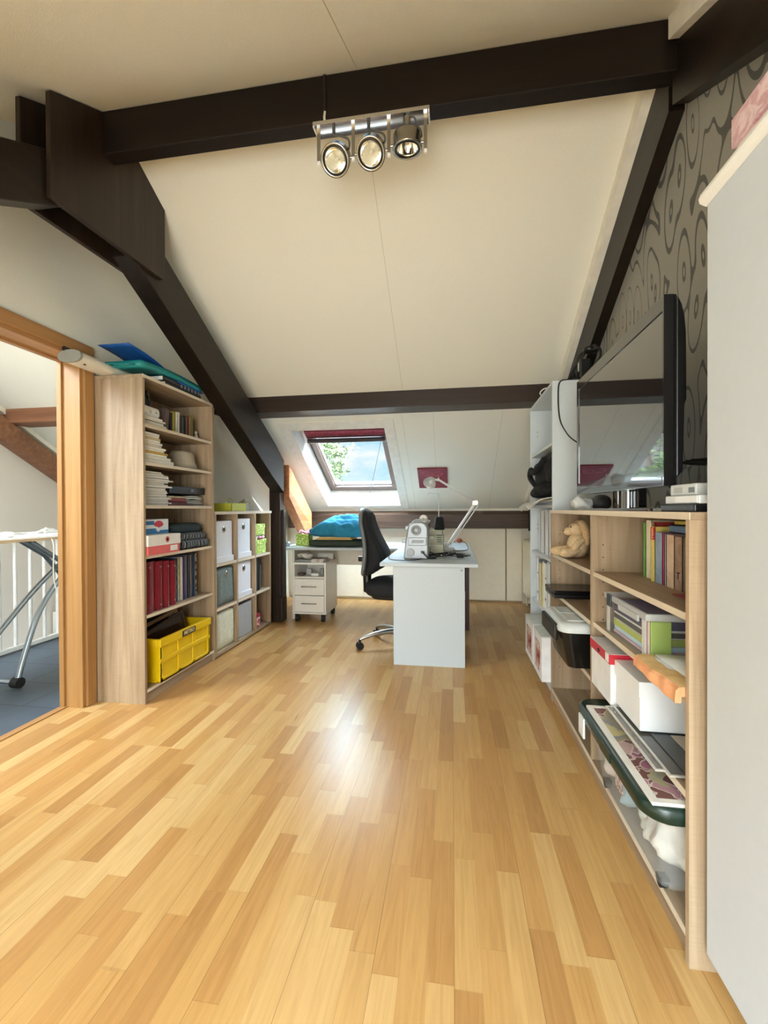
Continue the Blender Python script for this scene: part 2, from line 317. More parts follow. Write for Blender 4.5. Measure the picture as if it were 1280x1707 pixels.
def solo(name, mb, mats, label, cat, group=None, bevel=0.0, kind=None):
    xs, ys, zs = zip(*mb.v); o = build(name, mb, mats, None, bevel, ((min(xs)+max(xs))/2, (min(ys)+max(ys))/2, min(zs)))
    return tag(o, label, cat, group, kind)
def struct(name, mb, mats, parent=None, bevel=0.0):
    o = build(name, mb, mats, parent, bevel)
    if not parent: o['kind'] = 'structure'
    return o
def part(name, mb, mats, parent, bevel=0.0, label=None):
    o = build(name, mb, mats, parent, bevel)
    if label: o['label'] = label
    return o
def BX(*a, mi=0): return MB().box(*a, mi=mi)
def skin(name, verts, edges, radii, mats, parent=None, sub=2, label=None, root=0):
    og = ORG.get(parent.name, Vector()) if parent else Vector()
    me = bpy.data.meshes.new(name+'_cage'); me.from_pydata([tuple(Vector(v)-og) for v in verts], edges, [])
    o = bpy.data.objects.new(name+'_cage', me); COL.objects.link(o)
    sk = o.modifiers.new('s', 'SKIN'); sk.use_smooth_shade = True
    for i, r in enumerate(radii):
        d = me.skin_vertices[0].data[i]; d.radius = (r, r) if isinstance(r, (int, float)) else r; d.use_root = (i == root)
    ss = o.modifiers.new('u', 'SUBSURF'); ss.levels = sub; ss.render_levels = sub
    dg = bpy.context.evaluated_depsgraph_get(); m2 = bpy.data.meshes.new_from_object(o.evaluated_get(dg)); bpy.data.objects.remove(o)
    m2.name = name; m2.materials.clear(); m2.materials.append(mats)
    for p in m2.polygons: p.use_smooth = True
    r = bpy.data.objects.new(name, m2); COL.objects.link(r); ORG[r.name] = og
    if parent: r.parent = parent
    if label: r['label'] = label
    return r
def lettering(name, txt, size, mat, parent, mtx, extrude=.0006):
    """raised letters laid out by the matrix mtx (x along the writing, y up, z out)"""
    c = bpy.data.curves.new(name, 'FONT'); c.body = txt; c.size = size; c.extrude = extrude; c.align_x = 'CENTER'; c.align_y = 'CENTER'; c.offset = size*.012
    o = bpy.data.objects.new(name+'_src', c); COL.objects.link(o); dg = bpy.context.evaluated_depsgraph_get()
    me = bpy.data.meshes.new_from_object(o.evaluated_get(dg)); bpy.data.objects.remove(o)
    og = ORG.get(parent.name, Vector()); me.transform(Matrix.Translation(-og) @ mtx); me.materials.clear(); me.materials.append(mat)
    r = bpy.data.objects.new(name, me); COL.objects.link(r); r.parent = parent; ORG[r.name] = og
    return r
def frame_mtx(pos, xdir, zdir):
    z = Vector(zdir).normalized(); x = Vector(xdir).normalized(); y = z.cross(x)
    return Matrix(((x.x, y.x, z.x, pos[0]), (x.y, y.y, z.y, pos[1]), (x.z, y.z, z.z, pos[2]), (0, 0, 0, 1)))
def arc(c, r, a0, a1, n, plane='XZ'):
    out = []
    for i in range(n+1):
        a = a0+(a1-a0)*i/n; u, v = r*math.cos(a), r*math.sin(a)
        out.append({'XZ': (c[0]+u, c[1], c[2]+v), 'YZ': (c[0], c[1]+u, c[2]+v), 'XY': (c[0]+u, c[1]+v, c[2])}[plane])
    return out
def spline(pts, n=8):
    P = [Vector(p) for p in pts]; P = [2*P[0]-P[1]]+P+[2*P[-1]-P[-2]]; out = []
    for i in range(1, len(P)-2):
        for k in range(n):
            t = k/n; a, b, c, d = P[i-1:i+3]
            out.append(.5*((2*b)+(c-a)*t+(2*a-5*b+4*c-d)*t*t+(3*b-a-3*c+d)*t**3))
    return out+[P[-2]]

# ================================================================== the setting
XL, XR, YB, YF = -2.03, .895, 5.20, -1.50
LX = -4.20                                        # far gable wall of the landing
struct('floor', BX(-2.125, XR+.1, YF-.1, YB+.1, -.12, 0), mat_floor())
struct('floor_landing', BX(-3.46, -2.165, .2, YB+.1, -.12, -.002), mat_tile())
struct('trim_1', BX(-2.165, -2.125, .9, 2.13, -.05, .006), BEECHY)                       # threshold strip
def roof_top(y): return min(zf(y), zn(y))
def wall_cols(mb, ys, x0, x1, zlo):
    for a, b in zip(ys[:-1], ys[1:]): mb.prism([(a, zlo), (b, zlo), (b, roof_top(b)+.03), (a, roof_top(a)+.03)], 0, x0, x1)
m = MB(); wall_cols(m, [2.15, 3.0, 4.0, YB+.15], XL-.13, XL, 0); wall_cols(m, [1.12, YA, 2.15], XL-.13, XL, 1.965); wall_cols(m, [YF-.1, 0, 1.12], XL-.13, XL, 0)
struct('wall_left', m, WALLP)
m = MB(); wall_cols(m, [YF-.1, 0, YA, 3.5, YB+.15], XR, XR+.12, 0); struct('wall_right', m, mat_wallpaper())
m = MB(); wall_cols(m, [YF-.1, 0, YA, 3.5, YB+.15], LX-.12, LX, -1.6); struct('wall_landing', m, plaster('x', 'd9cfc2'))
m = BX(LX, XR, YB, YB+.12, -.1, 1.16); struct('wall_back', m, KNEE)
m = BX(LX, -1.72, YF-.12, YF, -.1, 1.12); m.box(.36, XR, YF-.12, YF, -.1, 1.12); m.box(-1.72, .36, YF-.12, YF, -.1, .05); struct('wall_front', m, KNEE)
# unseen dormer added behind the camera for its light: cheeks and flat ceiling
m = MB()
for x0, x1 in ((-1.80, -1.72), (.36, .44)): m.prism([(-1.62, 1.0), (.493, 2.205), (.60, 2.28), (-1.62, 2.28)], 0, x0, x1)
m.box(-1.80, .44, -1.62, .60, 2.20, 2.29); m.box(-1.72, .36, -1.62, -1.50, 2.12, 2.20); struct('added_dormer', m, CEIL)
# roof: two slabs with openings for the skylights
def slab_piece(mb, x0, x1, y0, y1, f, nrm, t=.16):
    a = [(x0, y0, f(y0)), (x1, y0, f(y0)), (x1, y1, f(y1)), (x0, y1, f(y1))]; mb.slab(a, [tuple(Vector(p)+nrm*t) for p in a])
SX0, SX1, SY0, SY1 = -1.485, -.605, 3.89, 5.115   # opening of the far skylight at the ceiling surface
def slope(mb, f, nrm, ylo, yhi, holes):
    xs = [LX-.15]+sorted(v for h in holes for v in h[:2])+[XR+.14]
    for a, b in zip(xs[:-1], xs[1:]):
        h = [q for q in holes if abs(q[0]-a) < 1e-6 and abs(q[1]-b) < 1e-6]
        if h: slab_piece(mb, a, b, ylo, h[0][2], f, nrm); slab_piece(mb, a, b, h[0][3], yhi, f, nrm)
        else: slab_piece(mb, a, b, ylo, yhi, f, nrm)
m = MB(); slope(m, zf, NRM, YA-.02, 5.50, [(SX0, SX1, SY0, SY1)])
DX0, DX1, DY1, DZ = -1.72, .36, .493, 2.20
NS = [(DX0, DX1, YF-.25, DY1), (-3.65, -2.75, .4, 1.4)]
slope(m, zn, NRN, YF-.25, YA+.02, sorted(NS))
struct('ceiling', m, CEIL)
# thin joints between the ceiling boards
JO = M('cfc6b2', .9)
def seam(mb, x, y0, y1, f, w=.0013):
    mb.slab([(x-w, y0, f(y0)-.0012), (x+w, y0, f(y0)-.0012), (x+w, y1, f(y1)-.0012), (x-w, y1, f(y1)-.0012)], [(x-w, y0, f(y0)+.003), (x+w, y0, f(y0)+.003), (x+w, y1, f(y1)+.003), (x-w, y1, f(y1)+.003)])
m = MB(); seam(m, -.392, 2.0, 3.5, zf); seam(m, -.385, .2, 1.78, zn); seam(m, -1.42, 5.16, 5.3, zf, .002); seam(m, -.16, 3.75, 5.3, zf); seam(m, -.43, 3.75, 5.3, zf); seam(m, .42, 3.75, 5.3, zf)
struct('trim_2', m, JO)
# white board closing the gap beside the gable rafter
def along(mb, x0, x1, y0, y1, f, o0, o1):
    """bar along the slope between the offsets o0 < o1 below the ceiling"""
    a = [(x0, y0, f(y0)-o0), (x0, y0, f(y0)-o1), (x0, y1, f(y1)-o1), (x0, y1, f(y1)-o0)]; mb.slab(a, [(x1, p[1], p[2]) for p in a])
m = MB(); along(m, .795, .845, 1.80, 3.49, zf, 0, .085); along(m, .795, .845, 3.76, 5.02, zf, 0, .085); along(m, .80, .845, -1.3, 1.78, zn, 0, .085); struct('trim_3', m, M('efe9d9', .7))
m = MB(); along(m, -2.03, -1.975, 1.95, 3.49, zf, 0, .03); along(m, -2.03, -1.975, 3.76, 5.05, zf, 0, .03); along(m, -2.03, -1.985, .9, 1.56, zn, 0, .03); struct('trim_4', m, M('efe9d9', .7))
# ---- timber: gable rafter on the right, truss on the left, ridge beam, purlins, post
m = MB(); along(m, .837, XR, 1.86, 5.05, zf, .085, .335); struct('gable_rafter', m, DARK_S)
m = MB(); along(m, .837, XR, -1.4, 1.83, zn, .075, .315); struct('gable_rafter', m, DARK_S)
m = BX(XL, .855, 1.792, 1.862, 2.735, 2.93); struct('ridge_beam', m, DARK_X, bevel=.004)
m = BX(-2.03, .86, 3.50, 3.765, 1.92, 2.049); m.v = [(x, y, z if z < 2 else zf(y)+.01) for x, y, z in m.v]; struct('purlin', m, PURLIN, bevel=.004)
m = BX(-1.99, .875, 5.10, 5.198, .868, 1.03); m.v = [(x, y, z if z < 1 else (1.03 if y < 5.15 else 1.07)) for x, y, z in m.v]; struct('sill_beam', m, SILLB, bevel=.003)
TX0, TX1 = -1.72, -1.60
m = MB(); a = [(2.00, zf(2.0, .222)), (2.00, zf(2.0, .498)), (3.60, zf(3.6, .498)), (4.05, 1.26), (4.05, zf(4.05, .22))]
a = [(2.00, 2.675), (2.00, 2.395), (3.72, 1.40), (4.0, 1.255), (4.0, 1.57), (3.80, 1.70), (3.28, 1.978)]
m.prism(a, 0, TX0, TX1); truss = struct('truss_rafter', m, DARK_S, bevel=.004)
m = MB(); m.prism([(1.60, 2.59), (1.60, 2.365), (-1.3, .72), (-1.3, .945)], 0, TX0, TX1); struct('truss_rafter', m, DARK_S, bevel=.004)
m = MB(); m.prism([(1.524, 2.775), (1.524, 2.352), (2.205, 2.372), (2.226, 2.52), (2.226, 2.768), (1.865, 2.968)], 0, TX1-.001, TX1+.022); struct('gusset_plate', m, DARK_Z, bevel=.002)
m = MB(); m.prism([(1.524, 2.775), (1.524, 2.352), (2.205, 2.372), (2.226, 2.52), (2.226, 2.768), (1.865, 2.968)], 0, TX0-.022, TX0+.001); struct('gusset_plate', m, DARK_Z, bevel=.002)
m = BX(-1.765, -1.655, 4.03, 4.13, .0, 1.56); struct('post', m, DARK_Z, bevel=.004)
m = BX(-1.775, -1.638, 4.02, 4.15, 0, .24); struct('trim_5', m, DARK_Z, bevel=.006)
m = BX(-1.66, -1.630, 4.06, 4.12, .24, 1.09); struct('trim_6', m, DARK_Z, bevel=.004)
# sunlit brace under the roof behind the post
m = MB(); m.prism([(4.135, 1.54), (4.135, 1.22), (4.62, .845), (4.83, .845), (4.83, 1.06)], 0, -1.70, -1.60); struct('brace', m, ORANGE, bevel=.004)
# landing timber
m = BX(LX, XL-.14, 3.50, 3.765, 1.92, 2.049); m.v = [(x, y, z if z < 2 else zf(y)+.01) for x, y, z in m.v]; struct('purlin', m, LANDB, bevel=.01)
m = MB(); along(m, LX+.002, LX+.10, 1.9, 5.1, zf, .11, .33); struct('gable_rafter', m, LANDB)
m = MB(); along(m, LX+.002, LX+.06, 1.9, 5.1, zf, 0, .05); struct('trim_7', m, M('efe9d9', .7))
# knee wall panels and skirting
m = MB(); m.box(-1.99, -1.075, 5.186, 5.2, .03, .862); m.box(-1.068, -.36, 5.186, 5.2, .03, .862); m.box(-.353, .603, 5.178, 5.2, .03, .862); m.box(.618, .79, 5.182, 5.2, .03, .862)
struct('trim_8', m, KNEE, bevel=.003); struct('trim_9', BX(.602, .619, 5.184, 5.199, .03, .862), M('9a8568', .8))
struct('baseboard_back', BX(-1.99, .79, 5.17, 5.2, 0, .022), M('a98c66', .6))
m = BX(XL, XL+.012, 4.15, 5.18, 0, .06); struct('baseboard_left', m, M('efe6d2', .6))
# ---- doorway to the landing
dr = thing('door_1', 'beech door frame of the open doorway to the landing', 'door frame', (-2.09, 1.6, 0)); dr['kind'] = 'structure'
m = BX(-2.165, -2.028, 2.12, 2.15, 0, 1.965); m.box(-2.165, -2.135, 2.108, 2.122, 0, 1.945); part('jamb', m, BEECH, dr, .002)
m = BX(-2.04, -2.012, 2.138, 2.204, 0, 1.955); part('architrave', m, BEECH, dr, .006)
m = BX(-2.04, -2.012, .95, 2.204, 1.955, 2.022); part('head_architrave', m, BEECHY, dr, .004)
m = BX(-2.165, -2.028, .95, 2.12, 1.935, 1.965); m.box(-2.165, -2.135, .95, 2.12, 1.922, 1.937); part('head_jamb', m, BEECHY, dr, .002)
m = BX(-2.165, -2.028, 1.09, 1.12, 0, 1.965); part('jamb', m, BEECH, dr, .002)
# ---- far skylight
wn = thing('window_1', 'roof window with a rolled red blind above the desk', 'window', ((SX0+SX1)/2, 4.5, zf(4.5))); wn['kind'] = 'structure'
REV = M('f1efe6', .5)
def up(x, y, h): p = Vector((x, y, zf(y)))+NRM*h; return (p.x, p.y, p.z)
# linings between the room surface and the frame; the lower one is flat, the side ones follow it
H = .20; FY0, FY1 = SY0-.015, SY1-.02; FX0, FX1 = SX0+.015, SX1-.015
def quad_slab(mb, pts, d): d = Vector(d); mb.slab(pts, [tuple(Vector(p)+d) for p in pts])
m = MB(); quad_slab(m, [up(SX0, SY0, -.001), up(SX0, SY1, -.001), up(FX0, FY1+.02, H), up(FX0, FY0-.02, H)], (-.02, 0, 0)); part('side_lining', m, REV, wn)
m = MB(); quad_slab(m, [up(SX1, SY0, -.001), up(SX1, SY1, -.001), up(FX1, FY1+.02, H), up(FX1, FY0-.02, H)], (.02, 0, 0)); part('side_lining', m, REV, wn)
m = MB(); quad_slab(m, [up(SX0, SY1, -.001), up(SX1, SY1, -.001), up(FX1, FY1, H), up(FX0, FY1, H)], (0, .012, -.012)); part('sill_lining', m, REV, wn)
m = MB(); quad_slab(m, [up(SX0, SY0, -.001), up(SX1, SY0, -.001), up(FX1, FY0, H), up(FX0, FY0, H)], (0, -.01, .015)); part('head_lining', m, REV, wn)
def frame(mb, x0, x1, y0, y1, h0, h1, w, wb=None):
    for (a, b, c, d) in ((x0, x0+w, y0, y1), (x1-w, x1, y0, y1), (x0+w, x1-w, y0, y0+w), (x0+w, x1-w, y1-(wb or w), y1)):
        mb.slab([up(a, c, h0), up(b, c, h0), up(b, d, h0), up(a, d, h0)], [up(a, c, h1), up(b, c, h1), up(b, d, h1), up(a, d, h1)])
m = MB(); frame(m, FX0-.05, FX1+.05, FY0-.05, FY1+.04, H-.005, H+.07, .075); part('outer_frame', m, M('4a332a', .5), wn)
m = MB(); frame(m, FX0+.025, FX1-.025, FY0+.025, FY1-.03, H-.02, H+.05, .05, .06); part('sash', m, M('54413a', .45), wn, label='brown sash with a pale inner edge')
m = MB(); frame(m, FX0+.07, FX1-.07, FY0+.07, FY1-.085, H+.01, H+.045, .018); part('glazing_bead', m, M('c9c7c2', .4), wn)
m = MB(); a = [up(FX0+.07, FY0+.07, H+.03), up(FX1-.07, FY0+.07, H+.03), up(FX1-.07, FY1-.08, H+.03), up(FX0+.07, FY1-.08, H+.03)]; m.slab(a, [tuple(Vector(p)+NRM*.006) for p in a]); part('pane', m, GLASS, wn)
# flat trim boards round the opening
m = MB()
for (a, b, c, d) in ((SX0-.10, SX0, SY0-.10, SY1+.05), (SX1, SX1+.095, SY0-.10, SY1+.14), (SX0, SX1, SY0-.10, SY0), (SX0, SX1, SY1, SY1+.05)):
    m.slab([up(a, c, -.008), up(b, c, -.008), up(b, d, -.008), up(a, d, -.008)], [up(a, c, 0), up(b, c, 0), up(b, d, 0), up(a, d, 0)])
part('trim_board', m, M('ece7da', .7), wn, .002)
# frames of the unseen dormer window and landing skylight added for the fill lights
m = MB()
for (a, b, c, d) in ((-1.72, -1.65, .05, 2.12), (.29, .36, .05, 2.12), (-1.65, .29, .05, .10), (-1.65, .29, 2.05, 2.12), (-.71, -.65, .10, 2.05)): m.box(a, b, -1.56, -1.49, c, d)
struct('added_dormer_window', m, M('e9e7e2', .4))
m = MB(); a, b, c, d = NS[1]
def upn(x, y, h): p = Vector((x, y, zn(y)))+NRN*h; return (p.x, p.y, p.z)
for (p, q, r_, t_) in ((a, a+.05, c, d), (b-.05, b, c, d), (a+.05, b-.05, c, c+.05), (a+.05, b-.05, d-.05, d)):
    m.slab([upn(p, r_, .05), upn(q, r_, .05), upn(q, t_, .05), upn(p, t_, .05)], [upn(p, r_, .14), upn(q, r_, .14), upn(q, t_, .14), upn(p, t_, .14)])
struct('added_landing_skylight', m, M('5e4637', .5))

# ================================================================== tall oak bookcase on the left
def bookcase(name, label, x0, x1, y0, y1, z1, shelves, plinth, open_dir, mats, t=.018, dividers=(), inset=.008, cat='bookcase'):
    """open towards +x (open_dir 1) or -x (-1); shelves = list of (y0, y1, top z)"""
    mz, my, me = mats; b = thing(name, label, cat, ((x0+x1)/2, (y0+y1)/2, 0))
    xf = x1 if open_dir > 0 else x0; xb = x0 if open_dir > 0 else x1; s = open_dir
    for (a, c) in ((y0, y0+t), (y1-t, y1)): part('side_panel', BX(xb, xf, a, c, 0, z1-t), mz, b, .0012)
    for yd in dividers: part('divider', BX(xb+s*.006, xf-s*.001, yd-t/2, yd+t/2, plinth, z1-t), mz, b, .0012)
    def board(nm, a, c, z, xo=0.0, th=t):
        m = BX(xb+s*.006, xf-s*(inset*xo)-s*.002, a, c, z-th, z); m.box(xf-s*(inset*xo)-s*.002, xf-s*inset*xo, a, c, z-th, z, mi=1); return part(nm, m, [my, me], b)
    board('top_panel', y0, y1, z1); board('bottom_panel', y0+t, y1-t, plinth)
    part('plinth', BX(xf-s*.03, xf-s*.014, y0+t, y1-t, 0, plinth-t), my, b)
    part('back_panel', BX(xb, xb+s*.005, y0+t*.4, y1-t*.4, .03, z1-.004), mz, b)
    for (a, c, z) in shelves: board('shelf', a, c, z, 1)
    return b
LB0, LB1 = 2.209, 2.944
bookcase('bookcase', 'tall oak bookcase full of papers, books and a yellow crate, against the left wall', -2.028, -1.713, LB0, LB1, 1.864,
         [(LB0+.018, LB1-.018, z) for z in (1.590, 1.373, 1.125, .837, .497)], .078, 1, (OAKZ, OAKY, OAKE))
# -- generic books
def book(name, label, cat, x0, x1, y0, y1, z0, z1, cover, spine='+x', pages=None, group=None, tilt=0, flat=False, small=False):
    """upright (or flat) book: cover with spine and two boards, page block inside"""
    pages = pages or PAPER; cx, cy = (x0+x1)/2, (y0+y1)/2
    t = thing(name, label, cat, (cx, cy, z0), group); e = .0022
    c = MB(); p = MB()
    if flat:
        c.box(x0, x1, y0, y1, z0, z0+e); c.box(x0, x1, y0, y1, z1-e, z1)
        if spine == '+x': c.box(x1-e, x1, y0, y1, z0, z1); p.box(x0+.004, x1-e, y0+.004, y1-.004, z0+e, z1-e)
        elif spine == '-x': c.box(x0, x0+e, y0, y1, z0, z1); p.box(x0+e, x1-.004, y0+.004, y1-.004, z0+e, z1-e)
        else: c.box(x0, x1, y1-e, y1, z0, z1); p.box(x0+.004, x1-.004, y0+.004, y1-e, z0+e, z1-e)
    else:
        c.box(x0, x1, y0, y0+e, z0, z1); c.box(x0, x1, y1-e, y1, z0, z1)
        if spine == '+x': c.box(x1-e, x1, y0, y1, z0, z1); p.box(x0+.004, x1-e, y0+e, y1-e, z0+.003, z1-.004)
        else: c.box(x0, x0+e, y0, y1, z0, z1); p.box(x0+e, x1-.004, y0+e, y1-e, z0+.003, z1-.004)
    if tilt: c.rot((cx, cy, z0), tilt, 'X'); p.rot((cx, cy, z0), tilt, 'X')
    part('cover', c, cover, t); part('page_block', p, pages, t); return t
# top of the bookcase: teal folder with blue flap, two books, projection screen tube
TEAL = M('14807f', .5, 0, .08, 12); BLUE = M('1d56a0', .45)
f = thing('ring_binder', 'teal folder with a raised blue flap lying on the tall bookcase', 'folder', (-1.80, 2.45, 1.89))
m = MB(); m.sheet(lambda u, v: (-1.96+.245*u, 2.20+.60*v, 1.945+.012*math.sin(3*v)+.0*u-.02*max(0, .35-v)), 6, 12, .034); part('cover', m, TEAL, f)
m = MB(); m.sheet(lambda u, v: (-1.95+.20*u, 2.14+.17*v, 1.905+.05*v+.005*math.sin(5*u)), 5, 5, .006); part('loose_cover', m, TEAL, f)
m = MB(); m.sheet(lambda u, v: (-1.93+.19*u, 2.14+.34*v, 2.012-.055*v+.012*math.sin(3.1*v)), 5, 8, .004); part('flap', m, BLUE, f, label='blue plastic flap')
m = MB(); m.sheet(lambda u, v: (-1.93+.215*u, 2.55+.27*v, 1.917-.004*v), 4, 4, .005); part('flap', m, BLUE, f, label='blue plastic flap')
book('book', 'cream paperback under the teal folder, near end of the bookcase top', 'book', -1.93, -1.724, 2.40, 2.56, 1.884, 1.912, M('2e2a35'), '+x', PAPER, flat=True)
book('book', 'black hardback with white spine lettering under the teal folder', 'book', -1.94, -1.722, 2.42, 2.80, 1.864, 1.884, M('20272a'), '+x', PAPER, flat=True)
book('book', 'thin dark grey book beside the cream paperback under the teal folder', 'book', -1.93, -1.725, 2.565, 2.795, 1.884, 1.908, stripes('dark_spine', ['262b2e', '262b2e', 'b9bcbb', '262b2e', '8f9695', '262b2e'], 1, 26), '+x', PAPER, flat=True)
t = thing('projection_screen', 'white rolled projection screen case lying on the bookcase beside the doorway', 'projection screen', (-1.955, 2.3, 1.864))
prof = [(-1.95+.066*math.copysign(abs(math.cos(a))**.8, math.cos(a)), 1.8965+.031*math.copysign(abs(math.sin(a))**.9, math.sin(a))) for a in [2*math.pi*k/24 for k in range(24)]]
m = MB(); m.prism(prof, 1, 1.985, 2.80); part('case', m, M('d9d3c2', .35), t)
m = MB(); m.prism([(-1.95+(x+1.95)*1.05, 1.8965+(z-1.8965)*1.05+.0005) for x, z in prof], 1, 1.975, 1.99); part('end_cap', m, M('8c8d84', .5), t, label='grey oval end cap')
m = MB(); m.cyl((-1.98, 1.975, 1.936), (-1.98, 2.78, 1.936), .0125, 14); part('roller_bar', m, M('1a1a1a', .4), t)
m = MB(); m.cyl((-1.91, 2.03, 1.8635), (-1.91, 2.03, 1.868), .006, 10); part('screw_hole', m, BLACK, t)
# compartment 1 : papers, router, bottles, paperbacks, figurine
Z = 1.590
for k in range(5):
    x = -1.995+.002*k; solo('booklet', BX(x, x+.245-.006*(k % 3), 2.24, 2.475-.012*k+.01*(k % 2), Z+.012*k, Z+.012*k+.0105), M(['ece6d6', 'e2dac8', 'f0ebe0', 'd9d3c0', 'efe9dc'][k], .75), ['lowest', 'second lowest', 'middle', 'second highest', 'topmost'][k]+' white booklet in the small pile under the white router', 'booklet', 'booklets under the router', .0015)
r = thing('router', 'white rounded router on the booklets in the top bookcase compartment', 'router', (-1.87, 2.34, Z+.06))
m = BX(-1.985, -1.765, 2.235, 2.440, Z+.0605, Z+.128); part('housing', m, M('eceae4', .35), r, .024)
part('power_button', MB().cyl((-1.767, 2.345, Z+.092), (-1.7645, 2.345, Z+.092), .011, 16), M('b8b8b6', .5), r); part('socket', BX(-1.767, -1.7645, 2.385, 2.40, Z+.088, Z+.097), M('8c8e90', .5), r)
for k, (y, x) in enumerate(((2.285, -1.795), (2.325, -1.80), (2.365, -1.805), (2.405, -1.83))):
    b = thing('bottle', ['small black bottle nearest the side panel, on the white router', 'second small black bottle on the white router, beside the nearest', 'third small black bottle on the white router', 'farthest small black bottle on the white router'][k], 'bottle', (x, y, Z+.128), 'black bottles on the router')
    m = MB(); m.lathe([(0, 0), (.016, 0), (.017, .004), (.017, .05), (.010, .062), (.007, .066), (0, .066)], (x, y, Z+.1285), n=16); part('body', m, M('151618', .25), b)
    m = MB(); m.lathe([(0, .064), (.009, .064), (.009, .092), (0, .093)], (x, y, Z+.1285), n=14); part('cap', m, M('8d8f90' if k % 2 else '2a2a2a', .3), b)
pb = [('6d5a58', .045, .150, 'brown paperback tilted at the left of the upper shelf row', -.10), ('332a26', .014, .135, 'dark thin paperback beside the tilted brown one', -.05), ('a89a3e', .030, .150, 'olive yellow paperback in the upper shelf row', -.04), ('d9d4c4', .026, .155, 'white paperback beside the olive yellow one', -.02), ('4a4744', .018, .140, 'grey paperback right of the white one', 0), ('7d7a72', .014, .138, 'light grey thin paperback in the upper shelf row', 0), ('2c2a2b', .020, .145, 'black paperback in the middle of the upper shelf row', 0), ('9a8f80', .016, .142, 'beige thin paperback left of the red spine', 0), ('8a2f22', .016, .150, 'red spined paperback in the upper shelf row', 0), ('c7b99a', .016, .150, 'cream paperback right of the red spine', 0), ('8b8450', .022, .165, 'tall olive book at the far end of the upper shelf row', 0)]
y = 2.50
for c, t_, h, l, ti in pb:
    book('paperback', l, 'book', -1.955, -1.79-random.random()*.012, y, y+t_, Z+.001, Z+h, M(c, .6), '+x', group='paperbacks on the top shelf', tilt=ti); y += t_+.0025+(.012 if ti else 0)
m = BX(-1.82, -1.745, 2.72, 2.80, Z, Z+.004); solo('note_pad', m, M('3c2a22'), 'flat brown pad on the top shelf in front of the paperbacks', 'note pad', bevel=.001)
g = thing('figurine', 'tiny pale figurine at the far end of the top bookcase shelf', 'figurine', (-1.80, 2.86, Z))
m = MB(); m.lathe([(0, 0), (.016, 0), (.017, .006), (.010, .012), (.013, .03), (.009, .042), (.004, .046)], (-1.80, 2.86, Z), n=14); part('body', m, M('b8b2a6', .4), g)
m = MB(); m.blob((-1.80, 2.86, Z+.055), (.011, .011, .012), n=8); part('head', m, M('cfc8bc', .4), g)
# compartment 2 : papers with yellow envelope, straw hat
Z = 1.373
hs = [('e9e6da', .50), ('dedacb', .44), ('efece2', .36), ('c79f45', .38), ('e8e4d8', .30), ('f0ede4', .34), ('d6d0c0', .25), ('ebe7dc', .27), ('f2efe7', .22), ('cbb98c', .23), ('e6e2d6', .20), ('efece3', .21)]
z = Z
for k, (c, w) in enumerate(hs):
    h = .026 if k == 0 else (.020 if k == 1 else .0135)
    mb = BX(-1.99, -1.745, 2.232, 2.30+w*.45, z, z+h-.001); mb.rot((-1.87, 2.3, z), (random.random()-.5)*.03)
    solo('paper_pad' if k != 3 else 'envelope', mb, M(c, .75, 0, .06, 70), 'yellow envelope in the paper pile beside the straw hat' if k == 3 else 'white paper wad in the pile beside the straw hat, '+['lowest', 'second from below', 'third from below', '', 'just above the yellow envelope', 'second above the yellow envelope', 'third above the yellow envelope', 'sixth from the top', 'fifth from the top', 'tan one third from the top', 'second from the top', 'topmost'][k], 'papers' if k != 3 else 'envelope', 'papers beside the straw hat', .002); z += h
ht = thing('straw_hat', 'woven straw hat on the second bookcase shelf', 'hat', (-1.865, 2.775, Z))
STRAW = stripes('straw_weave', ['a99e8a', 'c2b8a4', '9c917d'], 2, 130, .85, .4)
m = MB(); m.lathe([(.0, .128), (.04, .130), (.072, .126), (.086, .112), (.092, .07), (.104, .025), (.107, .012)], (-1.865, 2.775, Z), n=32); part('crown', m, STRAW, ht)
m = MB(); m.lathe([(.100, .014), (.118, .004), (.140, .004), (.142, .007), (.12, .010), (.106, .02)], (-1.865, 2.775, Z), n=32); part('brim', m, STRAW, ht)
m = MB(); m.lathe([(.0985, .045), (.1065, .016), (.1085, .016), (.1005, .046)], (-1.865, 2.775, Z), n=32); part('band', m, M('b0a692', .8), ht)
# compartment 3 : tall magazine stack, black box on papers and red books
Z = 1.125; z = Z
pal = ['e6e4dc', 'd8d6cf', 'eeece6', 'c9c7c0', 'f0eee9', 'dedbd2']
for k in range(22):
    h = .0085+.002*(k % 3 == 0); dy = .02*math.sin(k*1.7)+.018*math.sin(k*.53); w = .255-.03*(k > 11)*math.sin(k)
    mb = BX(-1.985, -1.758+.006*math.sin(k*2.1), 2.231, 2.231+w+dy, z, z+h-.0008); mb.rot((-1.87, 2.232, z), .012*math.sin(k*3))
    solo('magazine', mb, stripes('magazine_edge_%d' % (k % 6), [pal[k % 6], 'f2f0eb', pal[(k+2) % 6], 'b9b6ae'], 2, 420+40*(k % 5), .7), 'white edged magazine in the tall stack on the third bookcase shelf', 'magazine', 'magazines in the tall stack', .0008); z += h
book('book', 'red hardback lying at the bottom of the pile below the black file', 'book', -1.97, -1.765, 2.505, 2.69, Z, Z+.026, M('5a1f22'), '+x', flat=True)
book('book', 'brighter red hardback second from below under the black file', 'book', -1.97, -1.768, 2.507, 2.685, Z+.026, Z+.050, M('8e3028'), '+x', flat=True)
